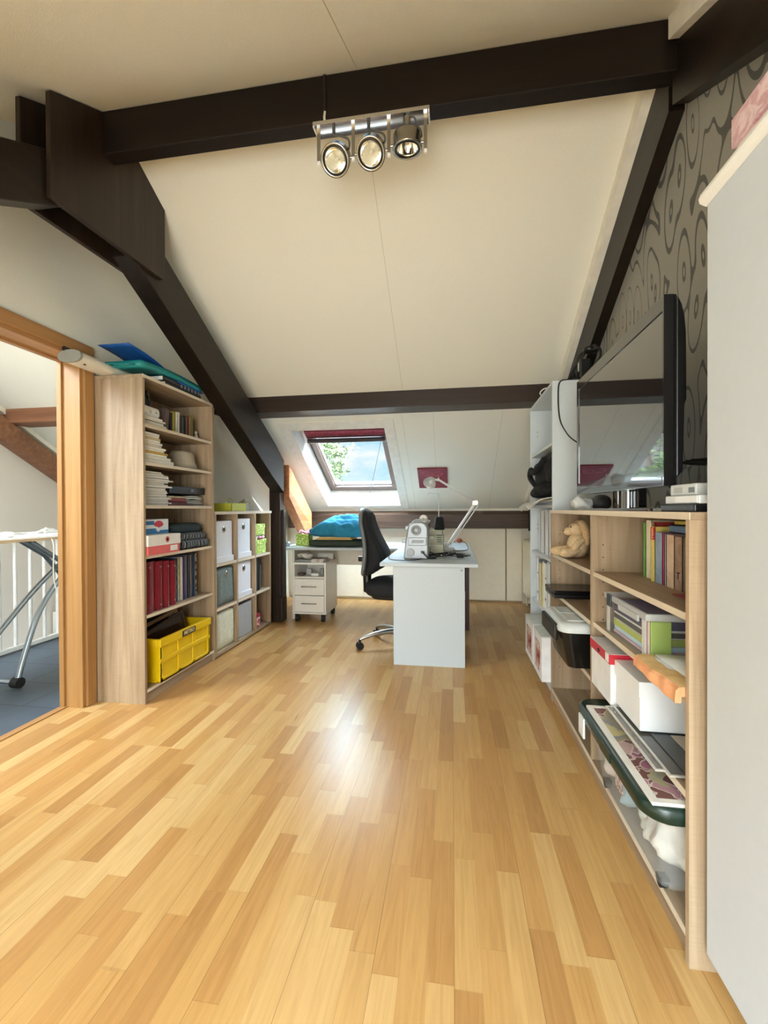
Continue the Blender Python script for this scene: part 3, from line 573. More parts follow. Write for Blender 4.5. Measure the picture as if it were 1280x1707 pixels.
for k in range(5):
    def fn(u, v, k=k): return (-1.965+.19*u, 2.70+.20*v, Z+.0125*(k+1)+.010*math.sin(math.pi*v)*(1 if k > 2 else .3)-.006*v)
    m = MB(); m.sheet(fn, 4, 6, .0085); solo('magazine', m, M(['8d8a88', 'd8d8d6', 'b9b7b2', 'e6e5e2', 'c8c6c0'][k], .5), 'curled magazine right of the red hardbacks, '+['lowest', 'second lowest', 'middle', 'second highest', 'topmost'][k]+' one', 'magazine', 'curled magazines under the black file')
m = BX(-1.97, -1.77, 2.515, 2.70, Z+.0505, Z+.062); solo('paper_pad', m, M('b8a98c', .7), 'tan paper pad under the black file above the red hardbacks', 'papers', bevel=.001)
bx = thing('file_box', 'black file box lying on top of the red hardbacks and magazines', 'file box', (-1.86, 2.71, Z+.0785))
m = BX(-1.985, -1.762, 2.515, 2.905, Z+.0785, Z+.128); part('body', m, M('121214', .45), bx, .004)
m = BX(-1.763, -1.7605, 2.72, 2.80, Z+.09, Z+.118); m.box(-1.7607, -1.76, 2.735, 2.765, Z+.096, Z+.112, mi=1); part('spine_label', m, [M('35353a', .5), M('77777c', .5)], bx)
# compartment 4 : blue box, white and pink shoe box, blankets
Z = .837
sb = thing('shoe_box', 'white and salmon pink shoe box on the fourth bookcase shelf', 'box', (-1.84, 2.37, Z))
part('base', BX(-2.0, -1.705, 2.232, 2.522, Z+.001, Z+.060), M('e0696a', .5), sb, .002, 'salmon pink base')
m = BX(-2.004, -1.701, 2.229, 2.527, Z+.052, Z+.115); part('lid', m, M('f1f0ee', .45), sb, .002, 'white lid')
m = MB(); m.lathe([(.010, 0), (.018, 0), (.018, .0012), (.010, .0012)], (-1.701, 2.395, Z+.085), (1, 0, 0), 24); part('printed_ring', m, M('e0696a', .5), sb)
m = MB(); m.lathe([(0, 0), (.009, 0), (.009, .0012), (0, .0012)], (-1.701, 2.395, Z+.085), (1, 0, 0), 18); part('finger_hole', m, BLACK, sb)
part('size_label', BX(-1.7055, -1.7042, 2.43, 2.50, Z+.012, Z+.045), M('f4f4f2'), sb)
bb = thing('product_box', 'blue and white box with a red emblem on top of the shoe box', 'box', (-1.88, 2.37, Z+.1155))
part('carton', BX(-1.99, -1.772, 2.234, 2.508, Z+.1155, Z+.205), M('eef2f5', .4), bb, .0015)
m = BX(-1.7725, -1.7712, 2.234, 2.39, Z+.138, Z+.150); m.box(-1.7725, -1.7712, 2.234, 2.507, Z+.1165, Z+.1379); m.box(-1.7725, -1.7712, 2.234, 2.375, Z+.172, Z+.195); part('printed_band', m, M('2f78b5', .4), bb)
m = MB(); m.prism([(2.415+.043*math.cos(a), Z+.168+.028*math.sin(a)) for a in [math.pi*k/10 for k in range(11)]]+[(2.395, Z+.160), (2.418, Z+.154), (2.44, Z+.160)], 0, -1.7725, -1.771); part('emblem', m, M('cf3d4c', .4), bb)
m = MB(); m.prism([(2.395, Z+.152), (2.43, Z+.152), (2.42, Z+.130), (2.402, Z+.128)], 0, -1.7725, -1.7711); part('emblem_base', m, M('f4f6f8', .4), bb)
STR = stripes('striped_blanket_knit', ['1d2126', '1d2126', '6f7880', '2c3238', '8d959b'], 1, 34, .95, 2.0)
bl = thing('blanket', 'rolled dark blanket with grey stripes beside the shoe box', 'blanket', (-1.86, 2.74, Z))
m = MB(); m.blob((-1.86, 2.735, Z+.033), (.145, .195, .034), .10, 12, .55, 22, 3, Z+.0005); part('lower_fold', m, STR, bl)
m = MB(); m.blob((-1.865, 2.735, Z+.082), (.14, .190, .030), .10, 12, .55, 22, 9); part('upper_fold', m, STR, bl)
m = MB(); m.blob((-1.875, 2.73, Z+.134), (.13, .185, .036), .16, 11, .6, 24, 21, Z+.108); solo('cloth', m, M('2c3b42', .95, 0, .15, 60, .3), 'folded dark teal cloth on top of the striped blanket', 'blanket')
# compartment 5 : burgundy albums, books
Z = .497
y = 2.232
for k in range(4):
    w = [.205, .072, .062, .060][k]
    l = ['burgundy photo album nearest the bookcase side panel', 'second burgundy photo album from the near end', 'third burgundy photo album from the near end', 'fourth burgundy photo album, beside the blue books'][k]
    if k == 0: w = .115
    a = thing('photo_album', l, 'photo album', (-1.88, y+w/2, Z), 'burgundy photo albums')
    c = BX(-1.99, -1.752, y, y+.004, Z, Z+.298-.006*k); c.box(-1.99, -1.752, y+w-.004, y+w, Z, Z+.298-.006*k); part('cover', c, M('6e1723', .3, 0, .08, 30), a)
    m = MB(); m.prism([(-1.752, y), (-1.752, y+w)]+[(-1.752+.012*math.sin(math.pi*q/6), y+w-w*q/6) for q in range(1, 6)], 2, Z, Z+.298-.006*k); part('spine', m, M('7c1c2a', .25, 0, .08, 30), a, label='glossy rounded spine')
    for zz in (.03, .265-.006*k): part('rivet', MB().cyl((-1.742, y+w*.5, Z+zz), (-1.738, y+w*.5, Z+zz), .006, 12), M('b49a8e', .3, .8), a)
    part('page_block', BX(-1.985, -1.758, y+.004, y+w-.004, Z+.004, Z+.290-.006*k), PAPER, a); y += w+.0035
y = 2.565
sp = [('35506f', .022, .285, 'blue patterned book right of the burgundy albums', 1), ('4f6f93', .020, .285, 'lighter blue patterned book, second after the albums', 1), ('b8a777', .022, .282, 'book with a busy yellow patterned spine', 2), ('e6e2d6', .030, .285, 'cream white hardback among the blue books', 0), ('403a72', .018, .290, 'violet blue hardback right of the cream one', 0), ('a78f72', .026, .290, 'tan hardback among the blue books', 0), ('2b3853', .022, .288, 'navy hardback beside the tan one', 0), ('7d7466', .016, .292, 'grey brown thin hardback among the blue books', 0), ('22344d', .026, .296, 'dark navy tall hardback near the far end', 0), ('3d5875', .020, .292, 'steel blue hardback near the far end', 0), ('3d2230', .024, .294, 'dark plum hardback with dotted spine at the far end', 2)]
for c, t_, h, l, kind in sp:
    mat = M(c, .5) if kind == 0 else blotch('spine_'+c, [c, 'c9c2ae' if kind == 2 else '24344c', c, '8d8463' if kind == 2 else '6f8fb0'], 55)
    book('hardback', l, 'book', -1.975, -1.785+random.random()*.014, y, y+t_, Z+.0005, Z+h, mat, '+x', group='hardbacks on the fifth shelf'); y += t_+.0018
# bottom : yellow folding crate
YEL = M('e6bf0a', .38, 0, .03, 12); YELD = M('e3b904', .4, 0, .03, 12)
cr_ = thing('folding_crate', 'bright yellow plastic folding crate at the bottom of the bookcase', 'crate', (-1.83, 2.58, .078))
cx0, cx1, cy0, cy1, cz0, cz1 = -1.995, -1.698, 2.318, 2.846, .079, .335
m = BX(cx0, cx1, cy0, cy1, cz0, cz0+.012); part('floor', m, YELD, cr_, .002)
for (a, b, c, d, nm) in ((cx1-.012, cx1-.006, cy0+.01, cy1-.01, 'front_panel'), (cx0+.006, cx0+.012, cy0+.01, cy1-.01, 'rear_panel'), (cx0+.01, cx1-.01, cy0+.006, cy0+.012, 'end_panel'), (cx0+.01, cx1-.01, cy1-.012, cy1-.006, 'end_panel')):
    part(nm, BX(a, b, c, d, cz0+.01, cz1-.02), YEL, cr_)
m = MB()
for xx, s in ((cx1, 1), (cx0, -1)):
    for yy in (cy0+.012, cy0+.185, cy0+.34, cy1-.012): m.box(xx-s*.014, xx, yy-.014, yy+.014, cz0+.006, cz1-.04)
    m.box(xx-s*.014, xx+s*.003, cy0, cy1, cz0+.115, cz0+.140); m.box(xx-s*.012, xx, cy0, cy1, cz0, cz0+.024)
for yy, s in ((cy0, -1), (cy1, 1)):
    for xx in (cx0+.012, (cx0+cx1)/2, cx1-.012): m.box(xx-.012, xx+.012, yy, yy-s*.014, cz0, cz1-.04)
part('rib', m, YEL, cr_, .002)
m = MB(); rr = .016
for (a, b, c, d) in ((cx1-.018, cx1+.008, cy0-.006, cy1+.006), (cx0-.008, cx0+.018, cy0-.006, cy1+.006), (cx0+.018, cx1-.018, cy0-.006, cy0+.016), (cx0+.018, cx1-.018, cy1-.016, cy1+.006)): m.box(a, b, c, d, cz1-.046, cz1)
part('rim', m, YEL, cr_, .004)
part('name_plate', BX(cx1+.007, cx1+.0105, 2.520, 2.662, cz1-.043, cz1-.005), M('3a342a', .5), cr_, .001, 'dark label plate')
lettering('plate_letters', 'METRO', .034, M('e9d9a0', .5), cr_, frame_mtx((cx1+.0108, 2.591, cz1-.024), (0, 1, 0), (1, 0, 0)))
part('clip', BX(cx1-.002, cx1+.003, cy0+.004, cy0+.010, cz0+.055, cz0+.085), M('5b4a08', .5), cr_)
FRM = M('3b2418', .4)
for k, (xo, an, l) in enumerate(((-1.80, .50, 'dark brown picture frame leaning out of the yellow crate, nearer one'), (-1.87, .62, 'tan edged picture frame behind the nearer one in the yellow crate'), (-1.93, .70, 'rearmost dark picture frame in the yellow crate'))):
    fr_ = thing('framed_picture', l, 'picture frame', (xo, 2.58, .10), 'frames in the yellow crate')
    w, h, b = .40-.03*k, .285+.012*k, .022
    def T(mb): mb.rot((xo, 2.58, .10), -.18+.03*k, 'Y'); mb.rot((xo, 2.58, .10), .16-.06*k, 'X'); return mb
    m = MB(); y0 = 2.40+.04*k
    for (a, b_, c, d) in ((y0, y0+w, .095, .095+b), (y0, y0+w, .095+h-b, .095+h), (y0, y0+b, .095+b, .095+h-b), (y0+w-b, y0+w, .095+b, .095+h-b)): m.box(xo-.008, xo+.008, a, b_, c, d)
    part('moulding', T(m), FRM if k != 1 else M('a5825a', .45), fr_)
    m = BX(xo-.005, xo+.003, y0+b, y0+w-b, .095+b, .095+h-b); part('glazing', T(m), M('2e1c18', .15), fr_)

# ================================================================== cube shelf
CS0, CS1 = 2.950, 3.940
cs = thing('cube_shelf', 'low oak cube shelf of nine compartments between the bookcase and the post', 'shelf', (-1.87, 3.445, 0))
def zc(k): return [.035, .365, .695, 1.062][k]
t_ = .022
m = BX(-2.02, -1.713, CS0-.002, CS1+.012, 1.062, 1.084); m.box(-1.713, -1.708, CS0, CS1+.012, 1.062, 1.084, mi=1); part('top_panel', m, [OAKY, OAKE], cs)
part('bottom_panel', BX(-2.02, -1.714, CS0, CS1, .012, .035), OAKY, cs); part('plinth', BX(-1.99, -1.74, CS0+.01, CS1-.01, 0, .012), M('2a2420'), cs)
part('back_panel', BX(-2.02, -2.015, CS0, CS1, .03, 1.062), OAKZ, cs)
CY = [CS0, 3.285, 3.615, CS1]
for yy in CY: part('upright', BX(-2.014, -1.713, yy-(0 if yy == CS0 else (t_ if yy == CS1 else t_/2)), yy+(t_ if yy == CS0 else (0 if yy == CS1 else t_/2)), .035, 1.062), OAKZ, cs, .001)
for i in range(3):
    for z in (.365, .695):
        a = CY[i]+(t_ if i == 0 else t_/2); b = CY[i+1]-(t_ if i == 2 else t_/2)
        m = BX(-2.014, -1.716, a, b, z-.022, z); m.box(-1.716, -1.714, a, b, z-.022, z, mi=1); part('shelf', m, [OAKY, OAKE], cs)
BXW = M('dfe0e6', .55, 0, .02, 40)
def fold_box(label, y0, y1, z0, z1, x1, mat, ring=True, rim=True, slope=0):
    b = thing('storage_box', label, 'storage box', (-1.86, (y0+y1)/2, z0), 'boxes in the cube shelf')
    part('body', BX(-1.995, x1, y0, y1, z0+.001, z1), mat, b, .004)
    if rim: part('base_tray', BX(-2.0, x1+.012, y0-.004, y1+.004, z0+.0005, z0+.045), BXW, b, .002)
    if ring:
        zz = z0+(z1-z0)*.80; ym = (y0+y1)/2
        m = MB(); m.lathe([(.015, 0), (.026, 0), (.026, .003), (.015, .003)], (x1-.0005, ym, zz), (1, 0, 0), 24); part('eyelet', m, CHROME, b, label='round metal eyelet')
        m = MB(); m.lathe([(0, 0), (.0155, 0), (.0155, .001), (0, .001)], (x1-.0002, ym, zz), (1, 0, 0), 18); part('eyelet_hole', m, BLACK, b)
    return b
fold_box('white storage box in the upper compartment next to the bookcase', 2.980, 3.245, .695, 1.010, -1.735, BXW)
fold_box('white storage box in the upper middle compartment', 3.305, 3.555, .695, 1.020, -1.735, BXW)
fold_box('white storage box in the centre compartment of the cube shelf', 3.305, 3.560, .365, .665, -1.735, BXW)
gf = M('6e7a78', .95, 0, .18, 45, .35); cf = M('d2d3be', .9, 0, .08, 40, .3)
def soft_box(label, y0, y1, z0, z1, mat, ring):
    b = thing('fabric_box', label, 'storage box', (-1.86, (y0+y1)/2, z0), 'boxes in the cube shelf'); n = 16
    m = MB()
    def fn(u, v):
        y = y0+(y1-y0)*u; z = z0+.002+(z1-z0)*v; edge = min(u, 1-u, v, 1-v); puff = .012*min(1, edge*7)
        w = .006*noise.noise(Vector((u*9, v*2.5, z0*7)))*(1 if edge > 0 else .3)
        return (-1.728+puff+w-.012, y, z-(.014*(abs(u-.5)*2)**4 if v == 1 else 0))
    front = [Vector(fn(i/n, j/n)) for i in range(n+1) for j in range(n+1)]; fs = []; w_ = n+1
    for i in range(n):
        for j in range(n): a = i*w_+j; fs.append((a, a+w_, a+w_+1, a+1))
    back = [Vector((-1.99, p.y, p.z)) for p in front]; L = len(front); fs += [tuple(q+L for q in f_)[::-1] for f_ in fs]
    for i in range(n):
        for (a, b2) in ((i*w_, (i+1)*w_), (i*w_+n, (i+1)*w_+n), (i, i+1), (n*w_+i, n*w_+i+1)): fs.append((a, b2, b2+L, a+L))
    m.add(front+back, fs, 0, True); part('fabric_body', m, mat, b)
    if ring:
        m = MB(); m.lathe([(.010, 0), (.019, 0), (.019, .004), (.010, .004)], (-1.728, (y0+y1)/2+.01, z0+(z1-z0)*.84), (1, 0, 0), 22); part('eyelet', m, CHROME, b)
        m = MB(); m.lathe([(0, 0), (.0105, 0), (.0105, .002), (0, .002)], (-1.7275, (y0+y1)/2+.01, z0+(z1-z0)*.84), (1, 0, 0), 16); part('eyelet_hole', m, BLACK, b)
soft_box('grey green crumpled fabric box in the middle row next to the bookcase', 2.976, 3.270, .367, .650, gf, True)
soft_box('cream crumpled fabric box in the bottom row next to the bookcase', 2.976, 3.272, .036, .318, cf, False)
fold_box('plain grey storage box in the bottom middle compartment', 3.300, 3.580, .036, .310, -1.735, M('a9abb0', .7, 0, .05, 40), ring=False, rim=False)
GRN = blotch('green_weave', ['a6c24e', 'd7e39a', '8fb03c', 'c3d672'], 75); GRN2 = stripes('lime_basket', ['b9bd2c', 'd3d44a', 'a5a81e'], 1, 40, .5)
for (z0, z1, y0, y1, l) in ((.696, .825, 3.645, 3.90, 'lower green woven pattern box with pink bow in the cube shelf'), (.862, .965, 3.645, 3.87, 'upper green woven pattern box in the cube shelf')):
    b = thing('gift_box', l, 'box', (-1.85, 3.77, z0), 'green boxes in the cube shelf')
    part('base', BX(-1.98, -1.742, y0, y1, z0, z0+(z1-z0)*.66), GRN, b, .002); part('lid', BX(-1.984, -1.738, y0-.003, y1+.003, z0+(z1-z0)*.62, z1), GRN, b, .002)
    if z0 < .8:
        m = MB()
        for s in (-1, 1): m.blob((-1.745, 3.775+s*.022, z1+.014), (.02, .024, .014), .2, 30, 1, 8, 4)
        part('bow', m, M('d98bae', .5), b, label='pink bow'); m = BX(-1.97, -1.75, 3.66, 3.885, z1+.0005, z1+.030); part('white_filling', m, M('e9efe9', .7), b, .006)
for k, (y0, w, c, h, l) in enumerate(((3.632, .085, '17191b', .30, 'thick black folder in the middle row by the post'), (3.722, .018, '1d1f22', .295, 'thin black folder beside the thick black one'), (3.744, .014, 'd8dad8', .27, 'white folder wedged beside the black folders'), (3.775, .030, '55585c', .22, 'grey notebook standing beside the white folder'))):
    book('folder', l, 'folder', -1.98, -1.735-.02*(k > 1), y0, y0+w, .366, .366+h, M(c, .5), '+x', tilt=-.06 if k in (2, 3) else 0)
b = thing('jar', 'jar with a dark green lid in the bottom compartment by the post', 'jar', (-1.80, 3.68, .155))
m = MB(); m.lathe([(0, 0), (.038, 0), (.040, .006), (.040, .085), (.034, .095)], (-1.80, 3.68, .1555), n=20); part('glass_body', m, M('8b8f86', .15), b)
m = MB(); m.lathe([(0, .122), (.040, .122), (.042, .118), (.042, .094), (.036, .092)], (-1.80, 3.68, .1555), n=20); part('lid', m, M('1f4a38', .45), b, label='dark green lid')
b = thing('gift_box', 'small red flowered box below the green lidded jar', 'box', (-1.81, 3.69, .036)); part('carton', BX(-1.90, -1.735, 3.632, 3.745, .036, .154), blotch('red_flowers', ['b8344a', 'e4c9c4', 'c8455a', '8d2436'], 40), b, .002); part('lid', BX(-1.902, -1.733, 3.630, 3.747, .125, .155), M('b03046', .5), b, .002)
# on top of the cube shelf
b = thing('basket', 'lime green translucent basket on top of the cube shelf', 'basket', (-1.83, 3.42, 1.084))
m = MB(); 
for (x0, x1, y0, y1) in ((-1.765, -1.76, 3.285, 3.535), (-1.93, -1.925, 3.285, 3.535), (-1.93, -1.76, 3.285, 3.290), (-1.93, -1.76, 3.530, 3.535)): m.box(x0, x1, y0, y1, 1.0845, 1.150)
m.box(-1.93, -1.76, 3.285, 3.535, 1.0842, 1.089); part('wall', m, GRN2, b, .001)
m = MB(); m.tube(arc((-1.845, 3.41, 1.145), .05, 0, math.pi, 12, 'YZ'), .003, 6); part('handle', m, M('c9cc5c', .4), b)
b = thing('lantern', 'small house shaped lantern behind the lime basket', 'lantern', (-1.81, 3.60, 1.084))
m = MB()
for x in (-1.84, -1.78):
    for y in (3.565, 3.635): m.box(x-.003, x+.003, y-.003, y+.003, 1.084, 1.155)
m.box(-1.843, -1.777, 3.562, 3.638, 1.0845, 1.089); part('frame', m, M('a9a58c', .4), b)
part('pane', BX(-1.838, -1.782, 3.567, 3.633, 1.089, 1.152), clear('lantern_glass', 'cfd0b8', .25), b)
m = MB(); m.add([(-1.848, 3.555, 1.155), (-1.772, 3.555, 1.155), (-1.772, 3.645, 1.155), (-1.848, 3.645, 1.155), (-1.81, 3.60, 1.195)], [(0, 1, 2, 3), (0, 4, 1), (1, 4, 2), (2, 4, 3), (3, 4, 0)]); part('roof', m, M('9c987f', .4), b)
b = thing('picture', 'narrow red brown picture on the left wall just past the bookcase', 'picture', (XL+.002, 3.33, 1.36)); part('frame', BX(XL+.001, XL+.016, 3.22, 3.435, 1.36, 1.60), M('5a3c30', .5), b, .002); part('canvas', BX(XL+.016, XL+.018, 3.24, 3.42, 1.38, 1.58), blotch('warm_print', ['7d4a3a', 'b9856a', '5d3a44', 'a0a090'], 14, 'noise'), b)

# ================================================================== landing
STEELG = M('9aa3ab', .3, .9, .04, 14); RAILW = M('efefec', .4)
ib = thing('ironing_board', 'ironing board with silver legs standing on the landing', 'ironing board', (-2.80, 2.4, 0))
out = [(-2.60, 1.55), (-2.60, 2.75), (-2.64, 2.98), (-2.72, 3.10), (-2.84, 3.10), (-2.92, 2.98), (-2.97, 2.75), (-2.97, 1.55)]
m = MB(); m.prism(out, 2, .905, .918); m.prism([(x*1.0, y) for x, y in out], 2, .918, .930, mi=1); part('board', m, [M('b89c78', .6), M('e6e4dd', .9)], ib, .003)
legp = spline([(-2.72, 2.30, .035), (-2.72, 2.345, .18), (-2.72, 2.43, .40), (-2.72, 2.54, .56), (-2.72, 2.70, .70), (-2.72, 3.05, .90)], 6)
for dx, nm in ((.06, 'leg'),): part(nm, MB().tube([(p.x+dx, p.y, p.z) for p in legp], .0165, 10), STEELG, ib)
legq = spline([(-2.76, 1.95, .10), (-2.76, 2.22, .30), (-2.76, 2.50, .56), (-2.76, 2.72, .73), (-2.76, 2.80, .80)], 6)
part('leg', MB().tube(legq, .0165, 10), STEELG, ib); part('leg', MB().tube([(-2.70, 2.43, .90), (-2.70, 2.60, .78), (-2.70, 2.80, .64), (-2.70, 3.05, .46), (-2.70, 3.25, .10)], .016, 10), M('757d84', .35, .8), ib); part('leg', MB().tube([(-2.86, 2.50, .90), (-2.86, 2.68, .78), (-2.86, 3.25, .10)], .016, 10), M('757d84', .35, .8), ib)
for dx in (.06,): part('foot_cap', MB().cyl((-2.745+dx, 2.30, .035), (-2.695+dx, 2.30, .035), .032, 16), RUBBER, ib, label='black rubber foot')
part('foot_bar', MB().tube([(-2.86, 2.30, .035), (-2.66, 2.30, .035)], .014, 8), STEELG, ib)
m = MB()
for k in range(3): m.tube(spline([(-2.75+.03*k, 2.42+.05*k, .936), (-2.70, 2.50+.02*k, .962+.010*k), (-2.74, 2.62, .972-.008*k), (-2.78, 2.70+.02*k, .95), (-2.70+.02*k, 2.62, .937), (-2.66, 2.46, .940)], 8), .0042, 6)
m.tube(spline([(-2.7, 2.62, .937), (-2.62, 2.50, .925), (-2.588, 2.49, .86), (-2.59, 2.50, .60), (-2.60, 2.66, .30), (-2.70, 2.95, .06), (-2.75, 3.1, .006)], 8), .0036, 6); solo('cable', m, M('ecebe8', .4), 'white looped mains cable lying on the ironing board', 'cable')
b = thing('plug', 'white mains adapter on the ironing board next to the cable', 'plug', (-2.74, 2.33, .930)); part('housing', BX(-2.775, -2.715, 2.29, 2.35, .9305, .965), M('e9e8e5', .4), b, .012); m = MB(); m.cyl((-2.745, 2.35, .948), (-2.745, 2.372, .948), .004, 8); m.cyl((-2.730, 2.35, .948), (-2.730, 2.372, .948), .004, 8); part('pin', m, CHROME, b)
rl = thing('railing', 'white baluster railing around the stairwell on the landing', 'railing', (-3.36, 3.0, 0))
part('handrail', BX(-3.385, -3.335, 1.7, 4.8, .885, .925), RAILW, rl, .006); part('bottom_rail', BX(-3.38, -3.34, 1.7, 4.8, .012, .046), RAILW, rl, .003)
for k in range(25): part('baluster', MB().cyl((-3.36, 1.80+.122*k, .04), (-3.36, 1.80+.122*k, .89), .0125, 10), RAILW, rl)
sh = thing('low_cabinet', 'pale low cabinet against the landing gable wall behind the railing', 'cabinet', (-4.0, 4.35, -.3))
m = BX(-4.18, -3.80, 4.00, 4.86, -.32, .02); part('body', m, M('cfc8bd', .6), sh, .003); part('upright', BX(-4.18, -3.90, 4.72, 4.80, .02, .55), M('cfc8bd', .6), sh, .002)
b = thing('box', 'small dark box with white letters on the landing cabinet', 'box', (-3.95, 4.5, .021)); part('carton', BX(-4.05, -3.88, 4.18, 4.60, .021, .33), blotch('dark_print', ['23262c', '3b4450', '8a5a34', '1d1f24'], 9, 'noise'), b, .003)
for yy in (4.30, 4.42): 
    m = BX(-3.879, -3.876, yy, yy+.018, .20, .30); m.box(-3.879, -3.876, yy+.055, yy+.073, .20, .30); m.box(-3.879, -3.876, yy, yy+.073, .19, .21); part('printed_letter', m, M('dcdcd8'), b)

# ================================================================== L shaped desk, its contents, pedestal, chair
dk = thing('desk', 'white L-shaped desk under the roof window', 'desk', (-.6, 4.0, 0))
m = MB(); m.prism([(-1.70, 4.11), (-.505, 4.11), (-.505, 3.01), (.172, 3.01), (.172, 4.86), (-1.70, 4.86)], 2, .695, .720); part('desktop', m, DESKW, dk, .003)
part('end_panel', BX(-.412, .083, 3.035, 3.060, 0, .695), DESKW, dk, .002)
m = MB(); m.cyl((.062, 3.0355, .672), (.062, 3.0335, .672), .007, 14); part('screw_cap', m, M('8f9090', .5), dk)
part('end_panel', BX(-1.585, -1.560, 4.16, 4.80, 0, .695), LACQ, dk, .002)
part('modesty_panel', BX(-1.56, -.53, 4.62, 4.64, .49, .695), LACQ, dk, .002)
part('leg', BX(-.565, -.53, 4.60, 4.66, 0, .695), M('cdb99a', .5), dk, .002, 'beige leg')
part('support_board', BX(.112, .148, 3.98, 4.02, 0, .695), REDBROWN, dk, .002, 'dark red brown support')
part('support_board', BX(-.35, .112, 3.99, 4.01, .35, .695), REDBROWN, dk, .002, 'dark red brown support')
# rolling pedestal
pd = thing('drawer_pedestal', 'white rolling drawer pedestal under the desk', 'drawer unit', (-1.37, 4.25, 0))
px0, px1, py0, py1 = -1.540, -1.208, 4.06, 4.47
LW = M('efece6', .4, 0, .015, 30)
part('side_panel', BX(px0, px0+.016, py0, py1, .078, .560), LW, pd, .001); part('side_panel', BX(px1-.016, px1, py0, py1, .078, .560), LW, pd, .001)
part('top_panel', BX(px0-.004, px1+.004, py0-.006, py1+.004, .560, .578), LW, pd, .002); part('bottom_panel', BX(px0+.016, px1-.016, py0, py1, .078, .094), LW, pd); part('back_panel', BX(px0+.016, px1-.016, py1-.008, py1, .094, .56), LW, pd)
part('shelf', BX(px0+.016, px1-.016, py0+.004, py1-.008, .425, .440), LW, pd)
for z0, z1 in ((.262, .420), (.098, .256)):
    d = part('drawer', BX(px0+.018, px1-.018, py0-.004, py1-.02, z0, z1), LW, pd, .002)
    m = MB(); zz = z0+.085; m.tube([(-1.445, py0-.004, zz), (-1.445, py0-.026, zz), (-1.305, py0-.026, zz), (-1.305, py0-.004, zz)], .0045, 8); h = build('handle', m, SATIN, d); h['label'] = 'brushed metal bar handle'
for x in (px0+.035, px1-.035):
    for yy in (py0+.03, py1-.04):
        m = MB(); m.cyl((x-.016, yy, .030), (x+.016, yy, .030), .0295, 18); w = part('caster', m, RUBBER, pd, label='black caster'); m = BX(x-.021, x+.021, yy-.012, yy+.012, .036, .078); build('caster_fork', m, BLACK, w, .003)
# on and in the pedestal
m = BX(-1.53, -1.38, 4.10, 4.32, .5785, .600); solo('tray', m, M('8d8f90', .3, .3, .2, 40), 'grey tray of odds and ends on the left of the pedestal', 'tray', bevel=.004)
m = MB(); m.blob((-1.455, 4.20, .632), (.075, .09, .036), .5, 14, 1, 16, 2, .6005); solo('plastic_bag', m, M('dcd7d0', .3, 0, .12, 30), 'crumpled whitish plastic bag on the tray on the pedestal', 'bag')
for k, c in enumerate(('b8a7a0', 'd9d4cd', 'a85a5a', 'c9c4ba')):
    mb = BX(-1.375, -1.235, 4.09, 4.26, .5785+.008*k, .586+.008*k); mb.rot((-1.3, 4.2, .58), .1*(k-1.5)); solo('leaflet', mb, blotch('leaflet_%d' % k, [c, 'd8d2ca', '8d7a76', c], 22, 'noise'), ['lowest', 'second lowest', 'reddish third', 'topmost'][k]+' printed leaflet on the right of the pedestal', 'leaflet')
m = MB(); m.lathe([(.010, 0), (.036, 0), (.036, .16), (.010, .16)], (-1.37, 4.33, .6145), (1, .12, 0), 22); solo('paper_roll', m, M('e6e1d6', .7), 'roll of white paper lying at the back of the pedestal top', 'roll')
for (x0, x1, z1, c, l) in ((-1.515, -1.455, .022, '4a3a3a', 'dark small case inside the open pedestal compartment'), (-1.45, -1.40, .060, 'b8b8b6', 'upright grey pack in the open pedestal compartment'), (-1.375, -1.30, .026, 'e3e2de', 'white flat pack in the open pedestal compartment'), (-1.315, -1.275, .062, '9d9c99', 'grey tin at the right of the open pedestal compartment')):
    m = BX(x0, x1, 4.12 if z1 < .05 else 4.20, 4.20 if z1 < .05 else 4.24, .4405, .4405+z1); solo('small_pack', m, M(c, .5), l, 'pack', bevel=.003)
# on the back part of the desk
m = MB(); m.lathe([(.016, 0), (.032, 0), (.032, .048), (.016, .048)], (-1.655, 4.20, .7205), n=24); solo('tape_roll', m, M('7f8a93', .3, .4), 'grey tape roll at the far left end of the desk', 'tape')
m = MB(); m.sheet(lambda u, v: (-1.615+.21*u, 4.15+.12*v, .7235+.002*math.sin(5*u)), 4, 4, .0028); solo('leaflet', m, blotch('map_print', ['c9cdbf', '9fb08f', 'd9d8cc', '8fa0a6'], 30, 'noise'), 'printed leaflet on the desk in front of the pink flower box', 'leaflet')
b = thing('gift_box', 'small lime box topped with pink flowers on the desk', 'box', (-1.50, 4.34, .7205)); part('carton', BX(-1.585, -1.448, 4.27, 4.40, .7235, .842), GRN, b, .003)
m = MB()
for k in range(7): m.blob((-1.517+.045*math.cos(k*.9), 4.335+.04*math.sin(k*.9), .855+.012*(k % 2)), (.021, .021, .015), .3, 40, 1, 8, k)
part('flower', m, M('dd9dbb', .8, 0, .2, 60), b, label='pink fabric flowers')
m = MB(); m.blob((-1.16, 4.36, .7555), (.275, .185, .0345), .03, 6, .45, 20, 2, .7208); solo('seat_cushion', m, M('3b4237', .95, 0, .1, 70, .2), 'dark olive seat cushion lying on the desk', 'cushion')
m = BX(-1.345, -.985, 4.20, 4.48, .791, .806); solo('folder', m, M('d9b26a', .6), 'mustard yellow folder on the olive cushion', 'folder', bevel=.003)
m = BX(-1.33, -1.00, 4.22, 4.47, .8065, .819); solo('folder', m, M('e3c181', .6), 'lighter yellow folder on top of the mustard folder', 'folder', bevel=.003)
m = MB(); m.blob((-1.13, 4.34, .90), (.335, .20, .10), .30, 4.5, .85, 56, 14, .8195)
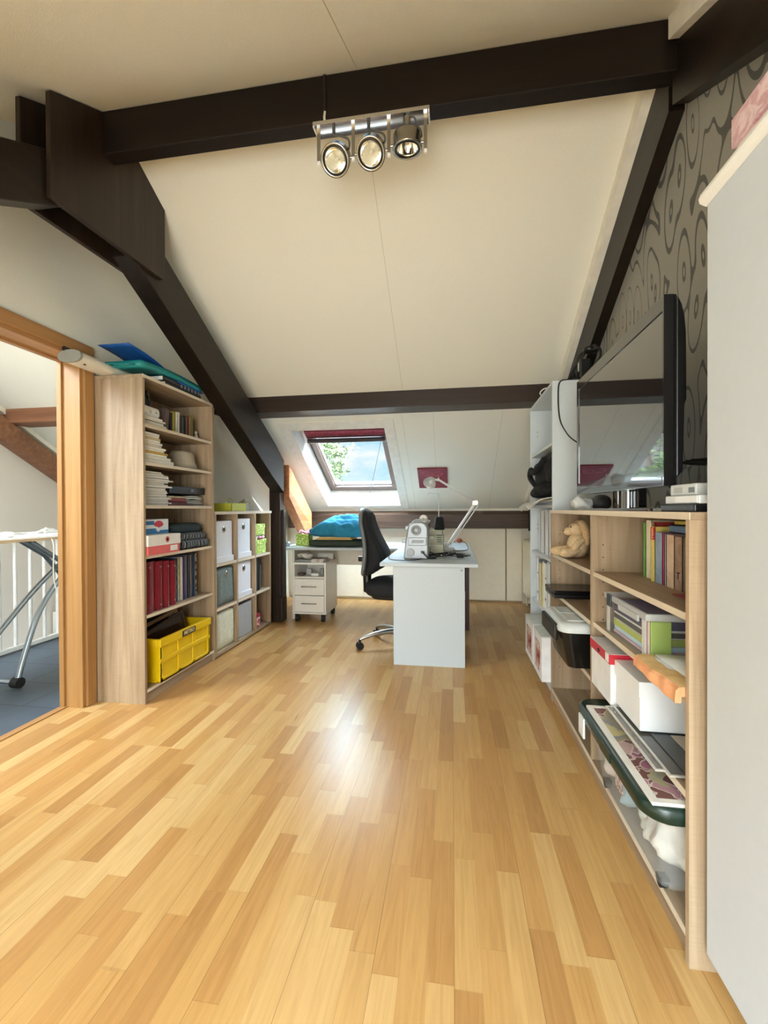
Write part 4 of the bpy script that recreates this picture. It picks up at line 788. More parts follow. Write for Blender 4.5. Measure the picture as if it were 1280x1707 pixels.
def fold(x, y, z):
    w = max(0, min(1, (z-.83)/.05)); a = x*7+y*13+2.2*noise.noise(Vector((x*4, y*4, 2))); r = abs(math.sin(a*2.1))**.6; return (x, y, z+w*(.024*(r-.6)+.012*noise.noise(Vector((x*16, y*16, z*10)))))
m.v = [fold(*v) for v in m.v]
m.v = [(x, y, .8195+(z-.8195)*(1.18-.75*min(1, max(0, (-1.13-x)/.33))**1.5)) for x, y, z in m.v]; solo('fabric', m, M('2a83a8', .95, 0, .14, 25, .3), 'heap of turquoise blue fabric on the folders on the desk', 'fabric')
m = MB(); m.blob((-.93, 4.33, .845), (.09, .12, .026), .2, 10, .8, 14, 3); solo('cloth', m, M('1d2230', .9), 'dark navy cloth sticking out under the turquoise fabric', 'cloth')
# sewing machine
SIL = M('9a9ea2', .35, .25, .02, 20); SIL2 = M('aaaeb1', .25, .3, .02, 20)
sm = thing('sewing_machine', 'silver grey sewing machine on the desk, hand wheel towards the room', 'sewing machine', (-.27, 3.4, .72))
m = MB(); m.prism([(-.362, .7215), (-.178, .7215), (-.176, .80), (-.180, .955), (-.196, .985), (-.225, 1.0), (-.285, .998), (-.318, .985), (-.330, .955), (-.338, .90), (-.352, .82)], 1, 3.235, 3.37); part('column', m, SIL, sm, .010)
m = MB(); m.prism([(-.362, .7215), (-.178, .7215), (-.18, .79), (-.352, .79)], 1, 3.37, 3.66); part('bed', m, SIL2, sm, .008)
m = MB(); m.prism([(-.325, .905), (-.185, .905), (-.183, .985), (-.225, 1.0), (-.30, .998), (-.326, .975)], 1, 3.37, 3.66); part('arm', m, SIL2, sm, .008)
m = MB(); m.prism([(-.32, .84), (-.19, .84), (-.187, .985), (-.225, 1.0), (-.30, .998), (-.322, .975)], 1, 3.56, 3.66); part('head', m, SIL2, sm, .008)
m = MB(); m.lathe([(0, .0), (.036, 0), (.038, .003), (.038, .010), (.030, .012), (.029, .010), (0, .010)], (-.266, 3.236, .938), (0, -1, 0), 28); part('hand_wheel', m, SIL, sm)
m = BX(-.325, -.19, 3.228, 3.237, .824, .884); part('side_handle', m, SIL, sm, .004); m = BX(-.30, -.21, 3.2255, 3.2275, .842, .866); part('handle_recess', m, M('9da1a5', .4), sm, .004)
m = MB(); m.lathe([(0, 0), (.030, 0), (.030, .004), (.024, .005), (0, .005)], (-.308, 3.236, .772), (0, -1, 0), 24); part('speaker_vent', m, M('b2b5b8', .5), sm)
m = BX(-.376, -.345, 3.27, 3.31, .838, .870); m.box(-.352, -.325, 3.27, 3.32, .935, .968); part('lever', m, SIL, sm, .005)
m = MB(); m.lathe([(.007, -.016), (.030, -.016), (.030, -.012), (.010, -.012), (.010, .012), (.030, .012), (.030, .016), (.007, .016)], (-.215, 3.30, 1.022), (0, 1, 0), 20); part('thread_spool', m, M('e9e6e0', .4), sm)
m = MB(); m.tube([(-.30, 3.30, .995), (-.27, 3.29, 1.012), (-.20, 3.28, 1.016), (-.165, 3.27, 1.005)], .008, 8); part('carry_handle', m, SIL2, sm)
part('socket', BX(-.232, -.205, 3.229, 3.236, .765, .785), BLACK, sm, .002)
# overlocker
SG = M('b9b59a', .45, 0, .03, 20)
sg = thing('overlock_machine', 'beige overlock machine with a black thread cone behind the silver sewing machine', 'sewing machine', (-.14, 3.8, .72))
m = BX(-.232, -.075, 3.72, 4.0, .7215, .87); part('body', m, SG, sg, .010); part('bed', BX(-.235, -.072, 3.66, 3.95, .7215, .80), SG, sg, .006)
part('top_block', BX(-.225, -.085, 3.75, 3.97, .868, .915), SG, sg, .008)
m = MB()
for k in range(4): m.box(-.13, -.088, 3.7155, 3.7195, .812+.018*k, .820+.018*k)
part('tension_slot', m, M('5b5a4c', .5), sg)
m = MB(); m.cyl((-.17, 3.72, .85), (-.17, 3.708, .85), .012, 16); m.cyl((-.20, 3.72, .85), (-.20, 3.708, .85), .006, 12); part('dial', m, M('d9d6c9', .4), sg)
m = MB(); m.tube([(-.118, 3.86, .91), (-.118, 3.86, 1.235)], .0045, 8); m.tube([(-.118, 3.86, 1.232), (-.205, 3.86, 1.234)], .003, 6); m.tube([(-.205, 3.86, 1.234), (-.208, 3.86, 1.215)], .002, 6); part('thread_stand', m, SATIN, sg)
m = MB(); m.lathe([(0, 0), (.044, 0), (.046, .012), (.036, .105), (.030, .112), (0, .112)], (-.112, 3.80, .9155), n=24); part('thread_cone', m, M('131313', .8, 0, .1, 90, .2), sg, label='black cone of thread')
m = MB(); m.lathe([(0, 0), (.020, 0), (.022, .008), (.018, .014), (0, .016)], (-.19, 3.82, .9155), n=18); part('spool_holder', m, M('e5e3da', .4), sg)
m = MB(); m.tube([(-.215, 3.70, .98), (-.212, 3.705, .90), (-.205, 3.71, .86)], .0032, 6); part('looper_lever', m, BLACK, sg)
# black cables
random.seed(3); m = MB()
for k in range(6):
    pts = []; x = -.21+.02*k; 
    for q in range(7): pts.append((-.20+.055*q*(1-.08*k)+random.uniform(-.03, .03), 3.32+.035*k+random.uniform(-.05, .05), .7255+random.uniform(0, .022)+.004*(k % 3)))
    m.tube(spline(pts, 6), .0042, 6)
m.tube(spline([(-.217, 3.225, .775), (-.20, 3.19, .76), (-.17, 3.20, .735), (-.12, 3.27, .728)], 6), .0048, 6); m.tube(spline([(-.20, 3.30, .728), (-.26, 3.17, .7255), (-.36, 3.13, .7255), (-.46, 3.20, .7255), (-.50, 3.45, .7255)], 8), .0028, 6)
solo('cable', m, BLACK, 'tangle of black cables on the desk beside the silver sewing machine', 'cable')
b = thing('foot_pedal', 'small black plug lying at the end of the black cables on the desk', 'plug', (.06, 3.40, .7205)); m = BX(.03, .085, 3.37, 3.41, .7212, .745); part('housing', m, BLACK, b, .008); m = MB(); m.tube([(.085, 3.39, .733), (.115, 3.385, .731)], .004, 6); part('strain_relief', m, BLACK, b)
# desk lamp
LMW = M('ecebe8', .3, 0, .01, 10)
lp = thing('desk_lamp', 'white jointed desk lamp bending over towards the sewing machine', 'lamp', (-.09, 4.02, .7205))
m = MB(); m.lathe([(0, 0), (.105, 0), (.108, .006), (.100, .020), (.05, .032), (.022, .04), (0, .04)], (-.085, 4.02, .7208), n=32); part('base', m, LMW, lp)
A = Vector((-.045, 3.97, .765)); Bp = Vector((.205, 3.95, 1.148)); Cq = Vector((-.12, 3.93, 1.352))
m = MB(); m.cyl((-.05, 3.97, .745), (-.05, 3.97, .790), .017, 16); part('swivel_joint', m, LMW, lp)
m = MB(); m.tube([A, Bp], .0125, 10); part('lower_arm', m, LMW, lp); m = MB(); m.tube([A+Vector((.028, 0, .0)), Bp+Vector((.024, 0, -.02))], .0055, 8); part('spring_rod', m, LMW, lp)
m = MB(); m.cyl(Bp+Vector((0, -.02, 0)), Bp+Vector((0, .02, 0)), .020, 18); m.box(Bp.x-.03, Bp.x+.018, Bp.y-.012, Bp.y+.012, Bp.z-.022, Bp.z+.02); part('elbow_joint', m, SATIN, lp, .004)
m = MB(); m.tube([Bp, Cq], .0065, 8); m.tube([Bp+Vector((-.01, 0, .018)), Cq+Vector((-.01, 0, .016))], .004, 8); part('upper_arm', m, SATIN, lp)
m = MB(); hc = Vector((-.190, 3.90, 1.342)); m.lathe([(0, .045), (.018, .044), (.030, .030), (.050, -.01), (.058, -.035), (.056, -.035), (.046, -.008), (.02, .03), (0, .03)], hc, (.25, .75, .62), 28); part('lamp_shade', m, M('cfcfcb', .35, .2), lp)
m = MB(); m.cyl(Cq, hc+Vector((.01, .02, .02)), .010, 10); m.tube([Cq, Cq+Vector((.0, 0, .03))], .004, 6); part('neck', m, LMW, lp)
m = MB(); m.tube(spline([(-.03, 4.0, .775), (.03, 4.02, .80), (.09, 4.03, .798), (.125, 4.03, .775), (.14, 4.0, .735), (.10, 3.90, .7265), (0, 3.86, .7265)], 8), .0035, 6); part('cord', m, M('6b4a3a', .5), lp)
m = MB(); m.blob((.062, 4.03, .806), (.026, .024, .022), n=12); m.cyl((.062, 4.03, .806), (.09, 4.03, .80), .012, 12); solo('ball_plug', m, M('9a4f38', .4), 'rusty red ball shaped switch on the lamp cord', 'switch')

# office chair
CA = math.radians(-4); CC = Vector((-.430, 3.465, 0))
ch = thing('office_chair', 'black high-backed office chair at the desk', 'chair', CC)
def L(f, l, z): return (CC.x+math.cos(CA)*f-math.sin(CA)*l, CC.y+math.sin(CA)*f+math.cos(CA)*l, z)
def shell(prof, nz, zs, halfw, thick, back=False):
    """padded backrest: prof(z) -> forward position of the back face, halfw(z), thick(z)"""
    mb = MB(); n = 16; rings = []
    for i in range(nz+1):
        z = zs[0]+(zs[1]-zs[0])*i/nz; f0, hw, th = prof(z), halfw(z), thick(z); ring = []
        for k in range(n):
            a = 2*math.pi*k/n; ca, sa = math.cos(a), math.sin(a)
            l = hw*math.copysign(abs(sa)**.6, sa); f = f0+th/2+th/2*math.copysign(abs(ca)**.7, ca)+.045*(l/.2)**2*.55
            ring.append(L(f, l, z))
        rings.append(ring)
    vs = [v for r in rings for v in r]; fs = [(i*n+k, i*n+(k+1) % n, (i+1)*n+(k+1) % n, (i+1)*n+k) for i in range(nz) for k in range(n)]+[tuple(range(n)), tuple(nz*n+k for k in range(n))]
    mb.add(vs, fs, 0, True); return mb
def bf(z): t = (z-.56)/.54; return -.262+.030*math.sin(math.pi*min(1, max(0, t*1.25)))-.012*t
def hw(z): t = (z-.56)/.54; return .205*(1-.30*max(0, t-.35)/.65)*math.sqrt(max(.02, 1-abs(2*t-1)**7))
def th(z): t = (z-.56)/.54; return (.055+.085*math.exp(-((t-.27)/.26)**2))*math.sqrt(max(.05, 1-abs(2*t-1)**8))
part('back_cushion', shell(bf, 22, (.56, 1.10), hw, th), DARKF, ch)
part('back_panel', shell(lambda z: bf(z)+.03, 18, (.62, 1.045), lambda z: hw(z)*.62, lambda z: th(z)*1.0-.012), M('1b1c20', .8, 0, .1, 90, .2), ch)
part('back_shell', shell(lambda z: bf(z)-.034, 22, (.552, 1.104), lambda z: hw(z)*1.0, lambda z: .044), M('77797b', .5), ch, label='grey plastic back shell')
m = MB(); m.tube([L(-.235, 0, .70), L(-.258, 0, .55), L(-.255, 0, .44), L(-.19, 0, .405), L(-.05, 0, .40)], [.030, .034, .036, .034, .03], 12); part('back_bracket', m, BLACK, ch)
m = MB(); m.cyl(L(-.28, .0, .69), L(-.328, .0, .69), .022, 14); part('adjuster_knob', m, BLACK, ch)
m = MB(); m.blob((0, 0, .475), (.245, .235, .072), .02, 5, .55, 22, 2)
m.v = [L(x+.0, y, z-.018*max(0, x/.24)**2) for x, y, z in m.v]; part('seat', m, DARKF, ch)
m = MB(); m.blob((0, 0, .415), (.20, .19, .025), 0, 1, .5, 14); m.v = [L(x, y, z) for x, y, z in m.v]; part('seat_pan', m, BLACK, ch)
m = MB(); m.cyl(L(0, 0, .10), L(0, 0, .25), .030, 20); m.cyl(L(0, 0, .25), L(0, 0, .40), .017, 18); part('gas_lift', m, ALU, ch)
m = MB(); m.tube([L(.02, -.12, .40), L(.03, -.22, .385)], .008, 8); part('lever', m, BLACK, ch)
for k in range(5):
    a = math.radians(205+72*k); e = Vector((math.cos(a), math.sin(a), 0)); c = CC+Vector((0, 0, .115))
    m = MB(); m.tube([c, c+e*.10+Vector((0, 0, .004)), c+e*.20+Vector((0, 0, -.006)), c+e*.30+Vector((0, 0, -.030)), c+e*.318+Vector((0, 0, -.040))], [.028, .022, .018, .014, .010], 10); l_ = part('base_arm', m, ALU, ch, label='silver star base arm')
    w = e.cross(Vector((0, 0, 1))); p = CC+e*.318
    m = MB(); m.cyl(p+Vector((0, 0, .0285))-w*.024, p+Vector((0, 0, .0285))+w*.024, .028, 18); cs_ = part('caster', m, RUBBER, ch, label='black caster'); m = MB(); m.cyl(p+Vector((0, 0, .03)), p+Vector((0, 0, .078)), .010, 10); build('caster_stem', m, BLACK, cs_)
# picture on the slope, blind, cord
pn = NRM
def onr(x, y, h): p = Vector((x, y, zf(y)))-pn*h; return (p.x, p.y, p.z)
b = thing('picture', 'small dark red canvas with pink petals hanging on the roof slope', 'picture', onr(-.2, 4.61, 0))
def rq(mb, x0, x1, y0, y1, h0, h1): mb.slab([onr(x0, y0, h0), onr(x1, y0, h0), onr(x1, y1, h0), onr(x0, y1, h0)], [onr(x0, y0, h1), onr(x1, y0, h1), onr(x1, y1, h1), onr(x0, y1, h1)])
m = MB(); rq(m, -.352, -.05, 4.45, 4.765, .001, .022); part('canvas', m, M('7d2733', .6, 0, .12, 12), b, .002)
m = MB()
for (cx, cy, rx, ry, a) in ((-.255, 4.52, .052, .030, .25), (-.145, 4.525, .050, .028, -.25), (-.27, 4.53, .030, .016, .3), (-.125, 4.535, .028, .014, -.3)):
    ring = []
    for k in range(24):
        t = 2*math.pi*k/24; x, y = rx*math.cos(t), ry*math.sin(t); ring.append((cx+x*math.cos(a)-y*math.sin(a), cy+x*math.sin(a)+y*math.cos(a)))
    for k in range(24):
        p, q = ring[k], ring[(k+1) % 24]; m.tube([onr(p[0], p[1], .0222), onr(q[0], q[1], .0222)], .0028, 5)
part('painted_petal', m, M('c46a72', .6), b, label='pink painted petals')
bl = thing('roller_blind', 'rolled red and black bamboo blind in the roof window', 'blind', up(-1.045, 3.98, .12))
SL = stripes('bamboo_slats', ['8d2a38', 'a5384a', '6d1f2c', 'c05a66'], 0, .7, .6)
m = MB()
for k in range(21): q = up(0, FY0+.030+.0125*k, H-.045-.003*(k % 2)); m.cyl((FX0+.03, q[1], q[2]), (FX1-.03, q[1], q[2]), .0078, 8, mi=[0, 1, 0, 2, 0, 1, 3, 0][k % 8])
part('slats', m, [M('8f2a39', .7, 0, .3, 30), M('6f222e', .7, 0, .3, 30), M('2a1a1b', .7), M('a85563', .7, 0, .3, 30)], bl)
m = MB(); q = up(0, FY0+.304, H-.065); m.cyl((FX0+.03, q[1], q[2]), (FX1-.03, q[1], q[2]), .024, 14); part('rolled_slats', m, M('332a2c', .6, 0, .25, 40), bl, label='dark rolled lower part')
m = MB(); q = up(0, FY0+.342, H-.05); m.cyl((FX0+.03, q[1], q[2]), (FX1-.03, q[1], q[2]), .010, 10); part('bottom_rail', m, M('e3e1dc', .4), bl)
p0, p1 = up(-.70, FY0+.344, H-.06), onr(-1.0, 5.10, .005); m = MB(); m.tube([p0, (p0[0]*.6+p1[0]*.4, p0[1]*.6+p1[1]*.4, p0[2]*.6+p1[2]*.4-.01), p1], .0028, 6); part('pull_cord', m, M('55606a', .6), bl)
# ---------------------------------------------------------------- radiator
rd = thing('radiator', 'cream panel radiator on the right wall at the far corner', 'radiator', (.84, 4.98, 0)); CRM = M('efe6cc', .4)
m = BX(.795, .815, 4.70, 5.165, .135, .735); part('front_panel', m, CRM, rd, .008); part('rear_panel', BX(.84, .86, 4.70, 5.165, .135, .735), CRM, rd, .006)
m = BX(.812, .842, 4.70, 5.165, .725, .745); part('top_grille', m, CRM, rd, .002); m = MB(); m.cyl((.83, 5.10, .0), (.83, 5.10, .14), .008, 10); m.cyl((.83, 4.78, .0), (.83, 4.78, .14), .008, 10); part('pipe', m, CRM, rd)
m = BX(.855, XR, 4.8, 4.83, .3, .6); m.box(.855, XR, 5.05, 5.08, .3, .6); part('wall_bracket', m, CRM, rd)

# ================================================================== right side: oak shelf, white shelf, wardrobe
RF, RBK = .553, .888
Y0, YD, Y1 = 1.128, 1.873, 2.600
N0, N1, F0, F1 = Y0+.018, YD-.009, YD+.009, Y1-.018
rs = bookcase('bookcase', 'low oak shelf unit with two bays under the television, along the wallpapered wall', RF, RBK, Y0, Y1, 1.088,
         [(N0, N1, .842), (N0, N1, .640), (N0, N1, .406), (F0, F1, .842), (F0, F1, .632), (F0, F1, .401)], .080, -1, (OAKZ, OAKY, OAKE), dividers=(YD,))
m = MB()
for yw, s in ((N1, -1), (F1, -1)):
    for k in range(16): m.cyl((RF+.045, yw+s*.0008, .20+.05*k), (RF+.045, yw-s*.003, .20+.05*k), .0028, 8)
part('shelf_pin_hole', m, M('4a3a28', .8), rs)
m = MB(); m.cyl((RF+.035, N1-.0015, 1.046), (RF+.035, N1+.003, 1.046), .0085, 14); part('cam_cover', m, M('a58a68', .6), rs)
# -- near bay, top shelf : books (spines towards the room)
yb = 1.757
nb = [('6fb04a', .022, .200, 'bright green slim book at the far end of the row below the television', 'book', None), ('eee7cb', .046, .210, 'thick cream book beside the bright green one', 'book', None), ('a98a6c', .016, .205, 'light brown book right of the thick cream one', 'book', None), ('a5332f', .012, .205, 'thin dark red book left of the yellow one with the red top label', 'book', None), ('e0cd70', .032, .190, 'yellow book with a red label at the top of its spine', 'book', 'TOPP'), ('8295ae', .052, .172, 'grey blue thick book right of the yellow one', 'book', None), ('c03358', .013, .172, 'thin crimson pink book', 'book', None), ('a9c4d6', .010, .170, 'very thin pale blue book beside the crimson one', 'book', None), ('c9a98c', .050, .168, 'tan paperback with small writing on its spine', 'book', None), ('ab8d78', .048, .166, 'brown beige paperback nearest the side panel', 'book', None), ('6b5a4c', .045, .165, 'dark brown paperback partly hidden behind the near side panel', 'book', None)]
for c, t_, h, l, cat, txt in nb:
    x0 = .700+(.004 if h > .19 else -.012)
    b = book('book', l, cat, x0, x0+.135, yb-t_, yb, .8425, .8425+h, M(c, .55, 0, .12, 28) if c not in ('c9a98c', 'ab8d78', '8295ae') else blotch('spine_'+c, [c, {'c9a98c': 'dbbfa2', 'ab8d78': '8c6e5c', '8295ae': '9aabc0'}[c], c], 12, 'noise'), '-x', group='books below the television')
    if txt:
        part('spine_label', BX(x0-.0012, x0+.001, yb-t_+.001, yb-.001, .8425+h-.045, .8425+h-.002), M('cf2a24', .5), b, label='red label at the top of the spine')
        lettering('spine_letters', txt, .0155, M('f6e7c0'), b, frame_mtx((x0-.0013, yb-t_/2, .8425+h-.0235), (0, 0, 1), (-1, 0, 0)))
    if c == 'ab8d78':
        lettering('spine_letters', 'T', .028, M('2a1c16'), b, frame_mtx((x0-.0005, yb-t_/2, .8425+.045), (0, -1, 0), (-1, 0, 0)))
    yb -= t_+.0015
mb = BX(.715, .85, 1.40, 1.62, 1.0165, 1.031); mb.rot((.78, 1.5, 1.02), .05, 'X'); mb2 = mb
book('book', 'yellow book lying on top of the row below the television', 'book', .725, .87, 1.30, 1.57, 1.0420, 1.056, M('d9c04a', .5), '-x', flat=True)
book('book', 'flat blue book lying on top of the row, under the yellow one', 'book', .712, .87, 1.285, 1.575, 1.0170, 1.0415, M('53728f', .5, 0, .1, 15), '-x', flat=True)
m = MB(); m.box(.64, .685, 1.33, 1.40, .8425, .8455); solo('bookmark', m, M('8c3038'), 'small dark red slip lying on the shelf in front of the books', 'paper')
# -- near bay, second shelf : clear box with folders, papers, towel
Z = .640
cb = thing('plastic_box', 'clear plastic box full of coloured folders on the middle shelf', 'storage box', (.71, 1.58, Z))
bx0, bx1, by0, by1 = .575, .860, 1.405, 1.752
m = MB()
for (a, b, c, d) in ((bx0, bx0+.003, by0, by1), (bx1-.003, bx1, by0, by1), (bx0, bx1, by0, by0+.003), (bx0, bx1, by1-.003, by1)): m.box(a, b, c, d, Z+.001, Z+.128)
m.box(bx0, bx1, by0, by1, Z+.0005, Z+.003); part('box_wall', m, CLEARP, cb)
m = MB(); 
for (a, b, c, d) in ((bx0-.008, bx0+.004, by0-.008, by1+.008), (bx1-.004, bx1+.008, by0-.008, by1+.008), (bx0, bx1, by0-.008, by0+.004), (bx0, bx1, by1-.004, by1+.008)): m.box(a, b, c, d, Z+.120, Z+.142)
part('lid_rim', m, MILKY, cb, .004)
m = BX(bx0+.004, bx1-.004, by0+.004, by1-.004, Z+.137, Z+.1405); part('lid_pane', m, CLEARP, cb)
m = BX(bx0-.013, bx0-.006, by1-.075, by1-.035, Z+.10, Z+.143); part('lid_clip', m, M('2a3138', .4), cb, .002, 'dark lid clip'); m = BX(bx0-.013, bx0-.006, by0+.04, by0+.20, Z+.108, Z+.128); part('lid_clip', m, MILKY, cb, .002)
for (x, y) in ((bx0-.001, by0+.02), (bx0-.001, by1-.02)): part('corner_rib', BX(x-.003, x+.002, y-.012, y+.012, Z+.002, Z+.12), MILKY, cb, .002)
fz = Z+.004
for c, h, l, dx in (('d6b3c4', .010, 'pink folder at the bottom of the clear box', 0), ('b9d8ea', .016, 'pale blue folder second from the bottom of the clear box', .004), ('a9b84a', .022, 'lime green folder in the clear box', 0), ('c9c3b4', .005, 'light sheet between the lime and the black folder in the clear box', 0), ('17161a', .016, 'black folder in the clear box', .003), ('d2cfc9', .007, 'white sheet pad between the black and the purple folder in the clear box', .002), ('2c2757', .032, 'thick dark purple folder near the top of the clear box', .002), ('8b87b4', .010, 'lilac folder above the dark purple one in the clear box', .004)):
    m = BX(bx0+.014+dx, bx1-.03, by0+.052-dx, by1-.03+dx, fz, fz+h-.0008); solo('folder', m, M(c, .5), l, 'folder', 'folders in the clear box', .001); fz += h
m = BX(bx0+.012, bx0+.070, by0+.008, by0+.045, Z+.004, Z+.116); solo('folder', m, M('93ab45', .55), 'upright green folder at the near end of the clear box', 'folder', bevel=.002)
m = BX(bx0+.006, bx0+.010, by0+.010, by0+.048, Z+.004, Z+.116); solo('folder', m, M('e3bdb8', .55), 'upright pale pink sheet in the near front corner of the clear box', 'folder')
for k in range(4):
    m = MB(); m.sheet(lambda u, v, k=k: (.565+.27*u+.008*k, 1.16+.24*v-.004*k, Z+.006+.0075*k+.012*math.sin(2.5*v+k)*u*.4), 5, 5, .0045); solo('paper_sheaf', m, M(['e9ebec', 'cfd8de', 'dfe3e6', 'eff0ef'][k], .35), ['lowest', 'second', 'third', 'topmost'][k]+' sheaf of paper in a plastic sleeve beside the clear box', 'papers')
m = MB(); n = 22; rings = []
for i in range(n+1):
    u = i/n; y = 1.149+.258*u; w = .0035*math.sin(8*u)+.002*math.sin(21*u); t_ = Z+.022+.003*math.sin(5*u+1)+.001*math.sin(30*u); dr = .013+.005*math.sin(6*u+.5)
    rings.append([(.606, y, Z+.001), (.604, y, t_-.003), (.580, y, t_+.001), (.552+w, y, t_), (.540+w, y, t_-.002), (.533+w, y, t_-.009), (.531+w, y, Z-.008), (.532+w, y, Z-dr), (.5455, y, Z-dr+.001), (.5465, y, Z+.001)])
k = len(rings[0]); vs = [v for r in rings for v in r]
for b in range(k): m.add(vs, [(i*k+b, i*k+(b+1) % k, (i+1)*k+(b+1) % k, (i+1)*k+b) for i in range(n)], 1 if b in (4, 5, 6, 7) else 0, False)
m.add(rings[0], [tuple(range(k))], 1); m.add(rings[-1], [tuple(range(k))], 1)
solo('fabric', m, [blotch('yellow_cloth', ['e2b978', 'ebc78c', 'e6bf82'], 9, 'noise', rough=.85), blotch('orange_cloth', ['e39a6e', 'eaa97a', 'e6a277'], 12, 'noise', rough=.85)], 'yellow and orange folded fabric hanging over the middle shelf edge', 'fabric')
# -- near bay, third shelf : red lidded box, white shoe box
Z = .406
b = thing('storage_box', 'white cardboard box with a red lid beside the shelf divider', 'box', (.68, 1.73, Z)); part('base', BX(.545, .80, 1.625, 1.835, Z+.001, Z+.165), M('e9e9e8', .5), b, .002)
m = BX(.541, .804, 1.621, 1.839, Z+.145, Z+.180); m.box(.5408, .8042, 1.6208, 1.8392, Z+.1802, Z+.1812, mi=1); part('lid', m, [M('c22536', .4), M('dcdada', .5)], b, label='red rimmed grey lid'); part('label', BX(.5398, .541, 1.632, 1.662, Z+.148, Z+.178), M('efeeec'), b); m = MB(); m.cyl((.5405, 1.735, Z+.160), (.538, 1.735, Z+.160), .008, 12); part('lid_button', m, BLACK, b)
Z = .4205; b = thing('shoe_box', 'plain white shoe box next to the red lidded box', 'box', (.70, 1.5, Z)); part('base', BX(.560, .855, 1.420, 1.612, Z+.001, Z+.140), WHITEB, b, .0015)
m = BX(.556, .859, 1.416, 1.616, Z+.105, Z+.151); m.box(.60, .68, 1.49, 1.55, Z+.151, Z+.1516, mi=1); m.box(.615, .66, 1.505, 1.535, Z+.1516, Z+.1521, mi=2); part('lid', m, [WHITEB, M('c3c3c4'), M('5e6064')], b)
# -- near bay, bottom : big clear box with dark green lid, frames on top
GR = M('112a20', .28, 0, .06, 10); Z = .080
bb = thing('plastic_box', 'large clear storage box with a dark green lid on the bottom shelf', 'storage box', (.67, 1.45, Z))
def ring(x0, x1, y0, y1, z, r, n=6):
    out = []
    for cx, cy, a0 in ((x1-r, y1-r, 0), (x0+r, y1-r, 90), (x0+r, y0+r, 180), (x1-r, y0+r, 270)):
        for k in range(n+1): a = math.radians(a0+90*k/n); out.append((cx+r*math.cos(a), cy+r*math.sin(a), z))
    return out
def loft(mb, rings, caps=(True, True), mi=0, smooth=True):
    n = len(rings[0]); vs = [v for r in rings for v in r]; fs = [(i*n+k, i*n+(k+1) % n, (i+1)*n+(k+1) % n, (i+1)*n+k) for i in range(len(rings)-1) for k in range(n)]
    mb.add(vs, fs, mi, smooth)
    if caps[0]: mb.add(rings[0], [tuple(range(n))], mi)
    if caps[1]: mb.add(rings[-1], [tuple(range(n))], mi)
    return mb
m = MB(); loft(m, [ring(.540, .84, 1.235, 1.715, Z+.018, .03), ring(.510, .865, 1.172, 1.775, Z+.262, .05), ring(.514, .861, 1.176, 1.771, Z+.262, .05), ring(.544, .836, 1.239, 1.711, Z+.022, .03)], (True, True)); part('box_wall', m, CLEARW, bb)
m = MB(); loft(m, [ring(.478, .868, 1.158, 1.790, .318, .06), ring(.470, .872, 1.152, 1.796, .324, .066), ring(.470, .872, 1.152, 1.796, .352, .066), ring(.480, .862, 1.162, 1.786, .360, .06)], (True, True)); m.box(.466, .474, 1.40, 1.49, .326, .354); part('lid', m, GR, bb, label='dark green lid')
m = BX(.464, .472, 1.66, 1.72, .262, .335); part('lid_clip', m, M('e4e6e6', .35), bb, .003, 'white lid clip')
for (x, y) in ((.555, 1.265), (.825, 1.265), (.555, 1.685), (.825, 1.685)): m = MB(); m.cyl((x-.010, y, .0945), (x+.010, y, .0945), .0142, 14); w_ = part('wheel', m, RUBBER, bb, label='black wheel'); m = BX(x-.013, x+.013, y-.012, y+.012, .096, .112); build('wheel_housing', m, RUBBER, w_, .002)
m = MB(); quad = [(.5275, 1.46, .19), (.519, 1.46, .285), (.519, 1.52, .285), (.5275, 1.52, .19)]; m.slab(quad, [(x-.002, y, z) for x, y, z in quad]); part('paper_label', m, blotch('label_print', ['e9e6e2', '7a4a44', 'cfc6c0', '54322e'], 34, 'noise'), bb, label='printed paper label')
for (c, p, r, l, sd_) in (('d9d6cc', (.69, 1.33, .19), (.115, .075, .09), 'bundle of whitish fabric at the near end inside the large clear box', 3), ('c3c7bd', (.69, 1.45, .17), (.115, .055, .075), 'grey green bundle in the middle of the large clear box', 5), ('8fa3a9', (.68, 1.56, .185), (.11, .05, .085), 'blue grey cloth in the large clear box behind the label', 8), ('cdbfb4', (.68, 1.66, .18), (.105, .042, .08), 'pinkish beige cloth at the far end inside the large clear box', 11)):
    m = MB(); m.blob(p, (r[0]*1.12, r[1]*1.1, r[2]*1.05), .34, 17, .7, 26, sd_, .103); solo('cloth', m, M(c, .9, 0, .15, 20, .3), l, 'fabric')
def pframe(label, x0, x1, y0, y1, z, b, h, mat, inner, rz=0, grp=None):
    f_ = thing('framed_picture', label, 'picture frame', ((x0+x1)/2, (y0+y1)/2, z), grp); c = ((x0+x1)/2, (y0+y1)/2, z)
    m = MB()
    for (a, b_, c_, d) in ((x0, x0+b, y0, y1), (x1-b, x1, y0, y1), (x0+b, x1-b, y0, y0+b), (x0+b, x1-b, y1-b, y1)): m.box(a, b_, c_, d, z, z+h)
    m.rot(c, rz); part('moulding', m, mat, f_); m = BX(x0+b, x1-b, y0+b, y1-b, z+.001, z+h-.0012); m.rot(c, rz); part('picture', m, inner, f_); return f_
ART = blotch('floral_print', ['7d5a58', 'b98a96', '8a5f66', 'c9a7a4', 'a86f86', '6f5450'], 17, 'voronoi', 'd9c3bd', .25); 
m_, nt_, p_ = base_mat('flower_art'); t_n = N(nt_, 'TexCoord')
